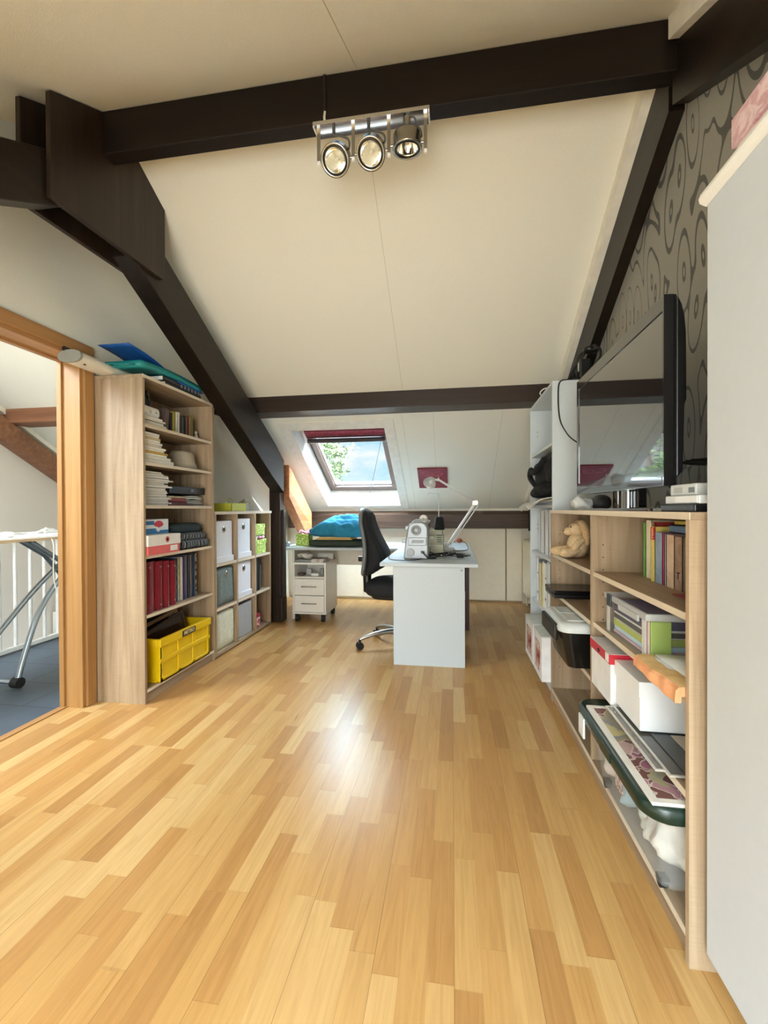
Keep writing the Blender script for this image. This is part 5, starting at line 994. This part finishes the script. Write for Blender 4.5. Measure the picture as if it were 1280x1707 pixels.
nd_ = N(nt_, 'TexNoise', Scale=16.0, Detail=2.0); nt_.links.new(t_n.outputs['Object'], nd_.inputs['Vector']); md_ = N(nt_, 'MixRGB', blend_type='ADD', Fac=.075); nt_.links.new(t_n.outputs['Object'], md_.inputs['Color1']); nt_.links.new(nd_.outputs['Color'], md_.inputs['Color2'])
v1 = N(nt_, 'TexVoronoi', Scale=21.0); nt_.links.new(md_.outputs[0], v1.inputs['Vector']); spv = N(nt_, 'SeparateXYZ'); nt_.links.new(v1.outputs['Color'], spv.inputs[0])
r1 = N(nt_, 'ValToRGB'); r1.color_ramp.interpolation = 'CONSTANT'; e = r1.color_ramp.elements; e[0].color = lin('86626a'); e[1].position = .8; e[1].color = lin('7a5552')
for q, c in ((.2, 'b58d96'), (.4, 'a06b80'), (.6, 'c7aaa6')): x = e.new(q); x.color = lin(c)
nt_.links.new(spv.outputs[0], r1.inputs['Fac'])
vd = N(nt_, 'TexVoronoi', Scale=21.0, feature='DISTANCE_TO_EDGE'); nt_.links.new(md_.outputs[0], vd.inputs['Vector'])
mx1 = N(nt_, 'MixRGB'); nt_.links.new(math_(nt_, 'LESS_THAN', vd.outputs['Distance'], .035), mx1.inputs['Fac']); nt_.links.new(r1.outputs[0], mx1.inputs['Color1']); mx1.inputs['Color2'].default_value = lin('dccac6')
n1 = N(nt_, 'TexNoise', Scale=5.5, Detail=4.0); nt_.links.new(t_n.outputs['Object'], n1.inputs['Vector'])
mx2 = N(nt_, 'MixRGB'); nt_.links.new(math_(nt_, 'GREATER_THAN', n1.outputs['Fac'], .52), mx2.inputs['Fac']); nt_.links.new(mx1.outputs[0], mx2.inputs['Color1'])
r3 = N(nt_, 'ValToRGB'); e = r3.color_ramp.elements; e[0].position = .5; e[0].color = lin('b9ab7a'); e[1].position = .72; e[1].color = lin('d8cfa2'); x = e.new(.6); x.color = lin('8f9297'); x = e.new(.63); x.color = lin('cbbf8c'); nt_.links.new(n1.outputs['Fac'], r3.inputs['Fac']); nt_.links.new(r3.outputs[0], mx2.inputs['Color2'])
nt_.links.new(mx2.outputs[0], p_.inputs['Base Color']); p_.inputs['Roughness'].default_value = .22
pframe('white framed floral art print lying on the dark green lid', .488, .842, 1.165, 1.705, .3605, .018, .0085, M('eeebe4', .35), m_)
SV = M('cfccc4', .3, .3)
pframe('silver edged frame sticking out furthest under the white shoe box', .524, .80, 1.235, 1.612, .4066, .006, .0045, SV, M('77706a', .12), 0, None)
pframe('silver edged frame lying on the other silver frame under the white shoe box', .546, .82, 1.205, 1.605, .4113, .006, .0045, SV, M('55524e', .12), 0, None)
m = BX(.588, .86, 1.165, 1.615, .4160, .4185); solo('board', m, M('3d4140', .3), 'dark grey board on the frames under the white shoe box', 'board', bevel=.0006)
m = BX(.640, .870, 1.155, 1.408, .4187, .4215); solo('card_folder', m, M('b0a594', .7), 'beige cardboard folder lying in front of the white shoe box', 'folder', bevel=.0008)
# -- far bay : rabbit, books, laptop, black box
Z = .842
PL = M('cbb08a', .95, 0, .12, 90, .5)
rb = thing('plush_rabbit', 'tan plush rabbit sitting on the top shelf of the far bay', 'soft toy', (.64, 2.36, Z))
def R3(x, y, z): return (.640-y, 2.36-x, Z+z)
vs = [R3(0, 0, .050), R3(0, .004, .088), R3(0, .008, .112), R3(-.04, .045, .034), R3(-.050, .085, .030), R3(-.055, .108, .036), R3(-.055, .114, .052), R3(.042, .050, .032), R3(.05, .085, .030), R3(.052, .100, .046), R3(-.045, .002, .090), R3(-.054, .022, .062), R3(-.052, .030, .035), R3(.045, .006, .090), R3(.055, .028, .06), R3(.05, .045, .05)]
es = [(0, 1), (1, 2), (0, 3), (3, 4), (4, 5), (5, 6), (0, 7), (7, 8), (8, 9), (1, 10), (10, 11), (11, 12), (1, 13), (13, 14), (14, 15)]
skin('body', vs, es, [.056, .050, .034, .032, .028, .031, .026, .030, .027, .028, .021, .018, .019, .021, .018, .019], PL, rb)
part('belly', MB().blob(R3(0, .006, .066), (.050, .056, .064), .04, 20, .9, 18, 5, Z+.001), PL, rb)
m = MB(); m.blob(R3(0, .012, .146), (.042, .036, .036), .05, 20, 1, 16, 2); m.blob(R3(0, .048, .137), (.026, .024, .021), .05, 20, 1, 12, 3); part('head', m, PL, rb)
for s in (-1, 1):
    m = MB(); m.tube(spline([R3(s*.018, .004, .178), R3(s*.034, -.008, .176), R3(s*.043, -.020, .145), R3(s*.046, -.026, .105), R3(s*.045, -.026, .068)], 6), [.009+.012*math.sin(math.pi*min(1, (i+2)/26)) for i in range(25)], 10); part('ear', m, M('c0a27a', .95, 0, .12, 90, .4), rb)
for s in (-1, 1): part('eye', MB().blob(R3(s*.020, .044, .160), (.0045, .0045, .0045), n=6), BLACK, rb)
part('nose', MB().blob(R3(0, .073, .140), (.005, .007, .005), n=6), M('7a4a3a', .5), rb)
for k, (c, t_, h, l) in enumerate((('2e3f7d', .020, .200, 'dark blue spined book behind the rabbit'), ('b02436', .035, .205, 'red book behind the rabbit, beside the blue spine'), ('7d1c28', .030, .175, 'dark red book behind the rabbit'), ('a02c3c', .028, .19, 'crimson book behind the rabbit, nearest the divider'))):
    y1_ = 2.06-[0, .022, .059, .091][k]; book('book', l, 'book', .745, .872, y1_-t_, y1_, Z+.0005, Z+h, M(c, .5), '-x', group='red books behind the rabbit')
Z = .632
for k, (c, t_, h, l) in enumerate((('e8a52c', .018, .19, 'orange yellow book standing behind the black laptop'), ('f0c04a', .012, .185, 'thin yellow book beside the orange yellow one'), ('c2232c', .035, .185, 'bright red book behind the laptop'), ('a01c50', .040, .18, 'dark pink book behind the laptop, nearest the divider'))):
    y1_ = 2.085-[0, .020, .034, .071][k]; book('book', l, 'book', .735, .868, y1_-t_, y1_, Z+.0005, Z+h, M(c, .5), '-x', group='red and yellow books behind the laptop')
lt = thing('laptop', 'closed black laptop sticking out of the middle shelf of the far bay', 'laptop', (.66, 2.45, Z))
part('base', BX(.515, .80, 2.345, 2.555, Z+.002, Z+.024), M('0b0b0c', .3), lt, .004); part('screen_lid', BX(.513, .80, 2.343, 2.557, Z+.0245, Z+.042), M('0e0e10', .22), lt, .004)
m = BX(.5140, .5152, 2.40, 2.44, Z+.008, Z+.018); m.box(.5140, .5152, 2.47, 2.50, Z+.008, Z+.018); part('port', m, M('55585a', .4, .5), lt)
Z = .401
b = thing('storage_box', 'black storage box with a pale grey lid sticking out of the far bay', 'storage box', (.66, 2.15, Z))
m = MB(); loft(m, [ring(.500, .84, 1.995, 2.30, Z+.0008, .03), ring(.462, .865, 1.968, 2.335, Z+.165, .045)], (True, True)); part('body', m, M('100f0e', .25), b)
m = MB(); loft(m, [ring(.458, .868, 1.962, 2.340, Z+.160, .048), ring(.455, .870, 1.960, 2.342, Z+.178, .05), ring(.470, .855, 1.972, 2.330, Z+.196, .045), ring(.480, .850, 1.985, 2.318, Z+.199, .04)], (True, True)); m.box(.50, .82, 2.02, 2.15, Z+.198, Z+.2035); m.box(.50, .82, 2.165, 2.29, Z+.198, Z+.2035); part('lid', m, M('cdd3d3', .35), b, label='pale grey lid')
m = BX(.442, .462, 2.02, 2.285, Z+.110, Z+.185); part('latch', m, M('1c1b1a', .25), b, .007); part('label', BX(.4745, .4765, 2.16, 2.215, Z+.070, Z+.105), M('e6e6e4'), b); 
# ---------------------------------------------------------------- tall white shelf
TF = .565; T0, T1 = 2.604, 3.330; TW = M('cdd5d8', .4, 0, .012, 60)
tw_ = bookcase('bookcase', 'tall white shelf unit behind the television, at the end of the oak shelf', TF, .888, T0, T1, 1.822, [(T0+.018, T1-.018, z) for z in (1.480, 1.118, .795, .452)], .090, -1, (TW, TW, TW))
m = MB(); 
for z in (1.62, 1.65, .95, .98, .60): m.cyl((TF+.05, T1-.0185, z), (TF+.05, T1-.015, z), .004, 8)
part('shelf_pin_hole', m, M('8d8d88', .8), tw_)
b = thing('backpack', 'crumpled black bag in the upper part of the white shelf', 'bag', (.69, 2.95, 1.118)); BK = M('0d0d0f', .9, 0, .2, 60, .3)
m = MB(); m.blob((.69, 2.95, 1.335), (.140, .255, .105), .22, 6, .65, 26, 5); part('body', m, BK, b); m = MB(); m.blob((.66, 2.97, 1.215), (.130, .255, .052), .28, 9, .8, 22, 9, 1.165); part('lower_flap', m, BK, b); m = MB(); m.tube(spline([(.56, 2.80, 1.40), (.53, 2.95, 1.33), (.535, 3.12, 1.36), (.545, 3.20, 1.31), (.56, 3.05, 1.24)], 8), .018, 8); part('strap', m, BK, b)
m = BX(.585, .86, 2.63, 3.20, 1.1185, 1.135); solo('shirt', m, stripes('blue_check', ['8fa3c2', 'c3cbdb', '6f86ad', 'dfe3ea'], 1, 60, .8, .3), 'folded blue checked cloth under the plastic bag in the white shelf', 'cloth', bevel=.005)
m = MB()
def pb_(u, v):
    x = .47+.36*u; y = 2.66+.58*v; z = 1.162-.022*(1-u)*v+.010*noise.noise(Vector((u*6, v*8, 3)))
    return (x, y, z-(.055*(1-u*5) if u < .2 else 0)*(.6+.6*math.sin(6*v)**2))
m.sheet(pb_, 12, 16, .004); solo('plastic_bag', m, M('dedfdc', .3, 0, .06, 30), 'white plastic bag hanging over the white shelf edge below the black bag', 'bag')
m = BX(.575, .84, 2.66, 3.16, 1.1355, 1.150); solo('magazine', m, M('c3c0bd', .5, 0, .1, 30), 'grey magazine between the checked cloth and the plastic bag', 'magazine', bevel=.002)
random.seed(5); yb = 3.20
for k in range(6):
    t_ = [.062, .055, .065, .05, .06, .055][k]; b = thing('binder', 'white binder in the row below the plastic bag, '+['farthest', 'second farthest', 'third farthest', 'third nearest', 'second nearest', 'nearest'][k]+' of the six', 'binder', (.74, yb-t_/2, .795), 'white binders')
    c = BX(.60+.004*(k % 2), .872, yb-t_, yb-t_+.003, .7955, 1.075+.006*(k % 3)); c.box(.60+.004*(k % 2), .872, yb-.003, yb, .7955, 1.075+.006*(k % 3)); c.box(.60+.004*(k % 2), .603+.004*(k % 2), yb-t_, yb, .7955, 1.075+.006*(k % 3)); part('cover', c, WHITEB, b)
    part('page_block', BX(.606, .868, yb-t_+.003, yb-.003, .80, 1.06), PAPER, b); yb -= t_+.006
yb = 3.22
for k, (c, t_, h, l, x) in enumerate((('e9ebee', .085, .30, 'white arch file with a finger hole, far end of the row under the binders', .590), ('dfe2e6', .070, .29, 'pale grey arch file, second in the row under the binders', .594), ('e9ddA6', .050, .295, 'pale yellow magazine file in the row under the binders', .578), ('ece3bd', .045, .30, 'cream magazine file beside the pale yellow one', .580), ('e6e8ea', .075, .305, 'white arch file with dark clips, nearest in the row under the binders', .590), ('dcdfe2', .07, .30, 'light grey arch file hidden next to the near panel of the white shelf', .595))):
    b = book('binder', l, 'binder', x, .872, yb-t_, yb, .4525, .4525+h, M(c, .5, 0, .06, 25), '-x')
    if k in (0, 1, 4):
        m = MB(); m.lathe([(0, 0), (.010, 0), (.010, .001), (0, .001)], (x-.0006, yb-t_/2, .4525+.06), (-1, 0, 0), 14); m.box(x-.0012, x, yb-t_*.75, yb-t_*.25, .4525+.19, .4525+.197); part('finger_hole', m, M('3a3e44', .5), b)
    if k in (2, 3, 4):
        m = BX(x-.006, x+.01, yb-t_+.004, yb-.004, .4525+h-.012, .4525+h+.008); part('clip', m, M('5a5f66', .35, .4), b, .002)
    yb -= t_+.004
for (y0, y1, l, c) in ((2.625, 2.872, 'near white box with red printed front sticking out at the bottom of the white shelf', 0), (2.900, 3.190, 'far white box with red printed front sticking out at the bottom of the white shelf', 1)):
    b = thing('carton_box', l, 'box', (.68, (y0+y1)/2, .09), 'white printed boxes'); part('carton', BX(.508, .872, y0, y1, .091, .352), M('e8e8e8', .5), b, .002)
    m = BX(.5068, .5082, y0+.05, y1-.06, .13, .30); part('printed_panel', m, blotch('product_photo_%d' % c, ['e6ddd2', 'b5533f', 'dcd3c8', '7d4030', 'c98f70'], 17, 'noise'), b); part('flap', BX(.506, .87, y0-.001, y1+.001, .345, .3535), M('d5d6d4', .5), b, .0015)
    m = MB(); ym = (y0+y1)/2-.03; m.box(.5055, .5068, ym-.045, ym-.030, .17, .25); m.box(.5055, .5068, ym+.030, ym+.045, .17, .25); m.box(.5055, .5068, ym-.045, ym+.045, .205, .220); m.box(.5055, .5068, ym-.012, ym+.0, .17, .25); part('printed_mark', m, M('8a3020', .5), b)
for (y0, y1, c, z1, l) in ((2.90, 2.985, '2f9a6a', .432, 'green pack standing on the far white box'), (2.80, 2.885, '3fae78', .428, 'lighter green pack beside the other green pack in the white shelf'), (2.68, 2.76, 'bda27c', .425, 'tan pack on the near white box in the white shelf')):
    b = thing('carton_box', l, 'box', (.62, y0, .354)); part('carton', BX(.585, .72, y0, y1, .354, z1), M(c, .45, 0, .15, 30), b, .002); m = BX(.5838, .5852, y0+.015, y1-.02, .372, z1-.018); part('printed_panel', m, M('d9e6d6' if 'green' in l else '8d6a44', .5), b)
# on top of the white shelf : black charger with cables, small white plug
b = thing('camera', 'black device with straps and cables on top of the white shelf', 'camera', (.78, 2.74, 1.822))
m = BX(.735, .80, 2.68, 2.76, 1.852, 1.965); part('body', m, BLACK, b, .010); m = BX(.7335, .736, 2.70, 2.725, 1.90, 1.95); part('label', m, M('c9c8c4'), b)
m = MB(); m.blob((.77, 2.74, 1.845), (.075, .07, .022), .3, 14, .8, 12, 4, 1.8225); part('base', m, M('17181a', .5), b)
m = MB()
for k in range(4): m.tube(spline([(.745, 2.74, 1.84), (.70+.01*k, 2.78, 1.88+.01*k), (.74, 2.72, 1.96+.012*k), (.80, 2.66-.01*k, 2.03-.01*k), (.83, 2.62, 1.98), (.80, 2.60, 1.90-.02*k), (.78, 2.62, 1.84)], 8), .0055, 6)
m.blob((.79, 2.67, 2.01), (.04, .035, .022), .3, 20, .9, 10, 6); part('strap', m, BLACK, b)
m = MB(); m.tube(spline([(.74, 2.68, 1.835), (.66, 2.62, 1.829), (.603, 2.595, 1.81), (.590, 2.575, 1.72), (.592, 2.55, 1.60), (.605, 2.49, 1.52), (.63, 2.40, 1.45), (.72, 2.25, 1.35)], 10), .0038, 6); part('cable', m, BLACK, b)
m = MB(); m.tube(spline([(.60, 2.75, 1.826), (.585, 2.80, 1.836), (.566, 2.87, 1.845), (.560, 2.93, 1.834), (.60, 2.98, 1.826)], 8), .0042, 6); m.blob((.615, 2.68, 1.832), (.016, .02, .0095), n=8); solo('cable', m, M('e8e8e6', .4), 'short white cable on top of the white shelf', 'cable')
# ---------------------------------------------------------------- television and what stands round it
tv = thing('television', 'black flat television on the low oak shelf', 'television', (.66, 1.75, 1.088))
TVB = M('141416', .12, 0, .05, 20, 0, .6); fx = .585
def tvr(x0, x1, y0, y1, z0, z1, mi=0): return BX(x0, x1, y0, y1, z0, z1, mi=mi)
ty0, ty1, tz0, tz1 = 1.318, 2.172, 1.160, 1.690
m = MB()
for (a, b, c, d) in ((ty0, ty1, tz1-.042, tz1), (ty0, ty1, tz0, tz0+.052), (ty0, ty0+.008, tz0+.052, tz1-.042), (ty1-.026, ty1, tz0+.052, tz1-.042)): m.box(fx-.004, fx+.022, a, b, c, d)
part('bezel', m, TVB, tv)
part('bezel_step', BX(fx-.0055, fx-.0035, ty0+.01, ty1-.01, tz0+.003, tz0+.026), M('3c3d3f', .06, .2), tv, label='shiny strip along the lower bezel')
part('screen', BX(fx-.001, fx+.010, ty0+.006, ty1-.024, tz0+.05, tz1-.04), M('08090a', .03, 0, .02, 5, 0, 1.0, 1.0), tv)
m = BX(fx+.018, fx+.030, ty0, ty1, tz0, tz1); part('casing', m, BLACK, tv, .003)
m = MB(); m.prism([(fx+.029, tz0+.02), (fx+.029, tz1-.004), (fx+.036, tz1-.008), (fx+.044, tz1-.028), (fx+.051, tz1-.06), (fx+.055, tz1-.11), (fx+.056, tz0+.24), (fx+.051, tz0+.225), (fx+.047, tz0+.04)], 1, ty0+.002, ty1-.002); part('back_cover', m, BLACK, tv, .008)
m = MB(); m.lathe([(.034, 0), (.034, .068)], (fx+.045, 1.70, 1.098), n=24); m.box(fx+.050, fx+.075, 1.62, 1.78, 1.10, 1.20); part('stand_neck', m, M('0a0a0b', .05, 0, .05, 8, 0, .9), tv)
m = MB(); loft(m, [ring(.565, .80, 1.33, 2.14, 1.0885, .05), ring(.565, .80, 1.33, 2.14, 1.097, .05)], (True, True)); part('stand_base', m, M('1a1c1e', .05, 0, .03, 8, 0, .9), tv, label='glossy black glass foot')
b = thing('set_top_box', 'white and grey receiver box beside the television foot', 'receiver', (.72, 1.22, 1.100))
part('device', BX(.585, .80, 1.150, 1.318, 1.1085, 1.130), M('d6d8d8', .35), b, .003); part('front', BX(.5835, .586, 1.156, 1.262, 1.1105, 1.128), M('e6e7e6', .3), b, .001)
b = thing('router', 'pale grey upright box on the receiver beside the television', 'router', (.72, 1.22, 1.15)); part('device', BX(.595, .76, 1.185, 1.312, 1.1305, 1.160), M('c6c9c8', .4), b, .003); part('display', BX(.5935, .596, 1.19, 1.215, 1.137, 1.150), M('54585a', .3), b); part('logo_plate', BX(.594, .5955, 1.245, 1.29, 1.138, 1.152), M('a9adad', .4), b)
b = thing('disc_player', 'flat black player under the receiver boxes on the oak shelf', 'player', (.70, 1.25, 1.088)); part('casing', BX(.575, .83, 1.150, 1.322, 1.0885, 1.108), BLACK, b, .003); part('drawer_line', BX(.574, .5755, 1.18, 1.29, 1.098, 1.100), M('2b2c2e', .3), b)
m = MB()
for k in range(4): m.tube(spline([(.80, 1.24+.03*k, 1.11), (.845, 1.30+.04*k, 1.16+.03*k), (.83, 1.42+.05*k, 1.24), (.75, 1.52+.03*k, 1.25)], 8), .0038, 6)
m.tube(spline([(.72, 1.66, 1.20), (.74, 1.58, 1.15), (.76, 1.50, 1.101)], 8), .005, 6); solo('cable', m, BLACK, 'black cables hanging behind the television', 'cable')
b = thing('tissue_pack', 'crumpled white plastic wrap at the far end of the television foot', 'wrap', (.62, 2.28, 1.0885)); m = MB(); m.blob((.63, 2.27, 1.122), (.045, .075, .034), .4, 22, .9, 16, 4, 1.0888); part('wrapping', m, M('d9dad8', .35, 0, .08, 30), b); m = MB(); m.blob((.70, 2.22, 1.125), (.04, .06, .036), .1, 12, .8, 12, 7, 1.0888); part('contents', m, M('3a3c3e', .5), b)
# ---------------------------------------------------------------- wardrobe with a pink box
wd = thing('wardrobe', 'tall white wardrobe at the right edge, beside the oak shelf', 'wardrobe', (.73, .65, 0)); WW = M('c3c9cf', .45, 0, .012, 40, .04)
WX0, WY0, WY1 = .580, .16, 1.108
part('side_panel', BX(WX0+.016, .890, WY1-.018, WY1, .06, 1.795), WW, wd, .001); part('side_panel', BX(WX0+.016, .890, WY0, WY0+.018, .06, 1.795), WW, wd, .001)
part('door', BX(WX0, WX0+.016, WY0+.475, WY1, .062, 1.792), WW, wd, .002); part('door', BX(WX0, WX0+.016, WY0, WY0+.472, .062, 1.792), WW, wd, .002)
part('back_panel', BX(.884, .890, WY0, WY1, .06, 1.79), WW, wd); part('plinth', BX(WX0+.035, .880, WY0+.005, WY1-.004, 0, .062), WW, wd, .002)
m = MB(); m.prism([(WX0+.002, 1.794), (WX0-.012, 1.802), (WX0-.014, 1.812), (WX0-.010, 1.824), (.890, 1.824), (.890, 1.794)], 1, WY0-.005, WY1+.010); part('cornice', m, M('e9e8e2', .4, 0, .01, 40), wd, .002)
m = MB(); m.tube([(WX0-.001, WY0+.445, 1.0), (WX0-.028, WY0+.445, 1.0), (WX0-.028, WY0+.445, 1.14), (WX0-.001, WY0+.445, 1.14)], .005, 8); part('handle', m, SATIN, wd)
PK = blotch('pink_damask', ['d9b3b4', 'ead0cf', 'cf9fa3', 'e2c2c2'], 26, 'noise')
pk = thing('gift_box', 'pink patterned cardboard box on top of the wardrobe', 'box', (.74, .9, 1.8245)); part('base', BX(.652, .87, .62, 1.128, 1.8248, 1.935), PK, pk, .002); part('lid', BX(.645, .877, .613, 1.136, 1.932, 2.000), PK, pk, .002)

# ================================================================== ceiling spotlight bar on the ridge beam
sl = thing('spotlight_bar', 'chrome bar with three spotlights under the ridge beam', 'spotlight', (-.33, 1.815, 2.735))
tl = math.radians(8)
m = MB(); m.rbox((-.330, 1.818, 2.724), (.486, .086, .014), 0, 0, tl); part('mounting_plate', m, M('e8e8ea', .04, 1.0, .01, 10), sl)
m = MB(); 
for x in (-.572, -.089): m.rbox((x, 1.818, 2.722), (.006, .076, .022), 0, 0, tl)
part('end_cap', m, M('ecebe8', .4), sl)
HX = (-.555, -.405, -.254, -.103); rodz = (2.575, 2.575, 2.572, 2.570)
for x, z in zip(HX, rodz):
    m = MB(); m.box(x-.007, x+.007, 1.796, 1.802, z, 2.72); m.box(x-.006, x+.006, 1.795, 1.803, z-.016, z, mi=1); part('hanger_strip', m, [SATIN, M('f0efec', .4)], sl)
def spot(x, z, d, arm):
    d = Vector(d).normalized(); c = Vector((x, 1.802, z)); RING = M('b9b7b1', .18, 1.0, .03, 10)
    h = MB(); h.lathe([(.030, -.040), (.056, -.036), (.058, -.030), (.058, .012), (.061, .016), (.061, .022), (.052, .022), (.050, .010)], c, d, 32); p = part('spot_head', h, RING, sl)
    q = MB(); q.lathe([(.050, .012), (.044, .020), (.042, .014), (.036, -.004), (.024, -.020), (.010, -.028), (0, -.029)], c, d, 32); r_ = build('reflector', q, M('f0efe9', .08, 1.0, .02, 30), p)
    q = MB(); q.lathe([(0, .004), (.006, .002), (.008, -.008), (.008, -.027)], c, d, 14); build('bulb', q, M('e9e2cc', .2), p)
    q = MB(); q.lathe([(.0505, .0215), (.047, .024), (.044, .0205), (.047, .018)], c, d, 32); build('trim_ring', q, M('1c1b1a', .3, .5), p)
    bk = c-d*.038
    if arm: q = MB(); q.cyl(bk, bk-d*.062, .015, 16); build('neck', q, SATIN, p)
    else: q = MB(); q.cyl(bk, bk-d*.022, .014, 14); build('neck', q, SATIN, p)
    e = bk-d*(.055 if arm else .02)
    w = MB(); w.tube(spline([(x-.012, 1.81, 2.715), (x-.012, 1.805, 2.685), (x+.02, 1.80, 2.672), (x+.052, 1.80, 2.655), (x+.058, 1.80, 2.625), tuple(e+Vector((.03, 0, .004))), tuple(e)], 6), .0042, 8); build('lead', w, M('5c5a56', .5), p)
    w = MB(); w.cyl((x-.012, 1.81, 2.718), (x-.012, 1.81, 2.69), .007, 10); build('cable_gland', w, M('4c4a47', .5), p)
    w = MB(); w.cyl(c-Vector((.072, 0, 0)), c-Vector((.056, 0, 0)), .006, 10); w.cyl(c+Vector((.056, 0, 0)), c+Vector((.072, 0, 0)), .006, 10); build('pivot', w, SATIN, p)
spot(-.480, 2.578, (-.06, -.66, -.72), False); spot(-.329, 2.588, (-.02, -.62, -.78), False); spot(-.178, 2.602, (.0, .10, -.99), True)
m = MB(); m.tube([(-.525, 1.789, 2.925), (-.524, 1.789, 2.80), (-.524, 1.7885, 2.772)], .006, 8); m.tube(spline([(-.524, 1.7885, 2.772), (-.526, 1.787, 2.745), (-.523, 1.795, 2.724)], 6), .0055, 8, mi=1); solo('cable', m, [DARK_Z, M('d9d0bd', .5)], 'short cable running down the ridge beam to the spotlight bar', 'cable')

# ================================================================== outside the far window: tree, neighbour roof with mast
random.seed(11)
tr = thing('tree', 'leafy tree outside the roof window', 'tree', (-4.35, 13.0, -2.6)); LEAF = M('475a24', .7, 0, .4, 3); BARK = M('5a4a3a', .8)
m = MB(); m.tube(spline([(-4.35, 13, -2.6), (-4.3, 13, .5), (-4.2, 13, 2.0), (-4.25, 13, 3.6)], 6), [.14-.0065*i for i in range(19)], 8)
br = []
for k in range(26):
    z = 1.0+.085*k; a = random.uniform(0, 6.28); L_ = random.uniform(.8, 1.5)*(1.05-.012*k); p0 = Vector((-4.22, 13, z)); d = Vector((math.cos(a), math.sin(a)*.7, random.uniform(.15, .7))); p1 = p0+d*L_*.6; p2 = p0+d*L_+Vector((0, 0, -.1)); m.tube([p0, p1, p2], [.022, .013, .005], 5); br += [(p0, p1), (p1, p2)]
    for s in range(4):
        q = p1.lerp(p2, random.random()); e = q+Vector((random.uniform(-.4, .4), random.uniform(-.3, .3), random.uniform(-.1, .4))); m.tube([q, e], [.007, .003], 4); br.append((q, e))
part('trunk', m, BARK, tr)
m = MB()
for (a, b) in br:
    for s in range(24):
        p = a.lerp(b, random.uniform(.15, 1.05))+Vector((random.gauss(0, .07), random.gauss(0, .07), random.gauss(0, .06))); u = Vector((random.gauss(0, 1), random.gauss(0, 1), random.gauss(0, .6))).normalized(); w = u.orthogonal().normalized(); l = random.uniform(.05, .095)
        m.add([p, p+u*l+w*l*.35, p+u*l*2, p+u*l-w*l*.35], [(0, 1, 2, 3)])
lf = part('foliage', m, LEAF, tr); lf['kind'] = 'stuff'
hs_ = thing('house', 'neighbouring house roof with a thin mast seen at the edge of the roof window', 'building', (-.5, 26, -4))
m = BX(-.95, 4.0, 25, 29, -4, 1.9); part('wall', m, M('a9826c', .8), hs_); m = MB(); m.prism([(-1.0, 1.9), (1.6, 4.4), (4.2, 1.9)], 1, 24.8, 29.2); part('roof', m, M('9a6a58', .8), hs_); part('chimney', BX(-.60, -.15, 26, 26.5, 1.9, 3.1), M('b08a78', .8), hs_)
m = MB(); m.cyl((-1.95, 25.2, -4), (-1.95, 25.2, 4.6), .022, 8); m.tube([(-2.15, 25.2, 4.3), (-1.75, 25.2, 4.3)], .012, 6); m.tube([(-2.1, 25.2, 4.1), (-1.8, 25.2, 4.1)], .012, 6); part('mast', m, M('8a9096', .5, .5), hs_)
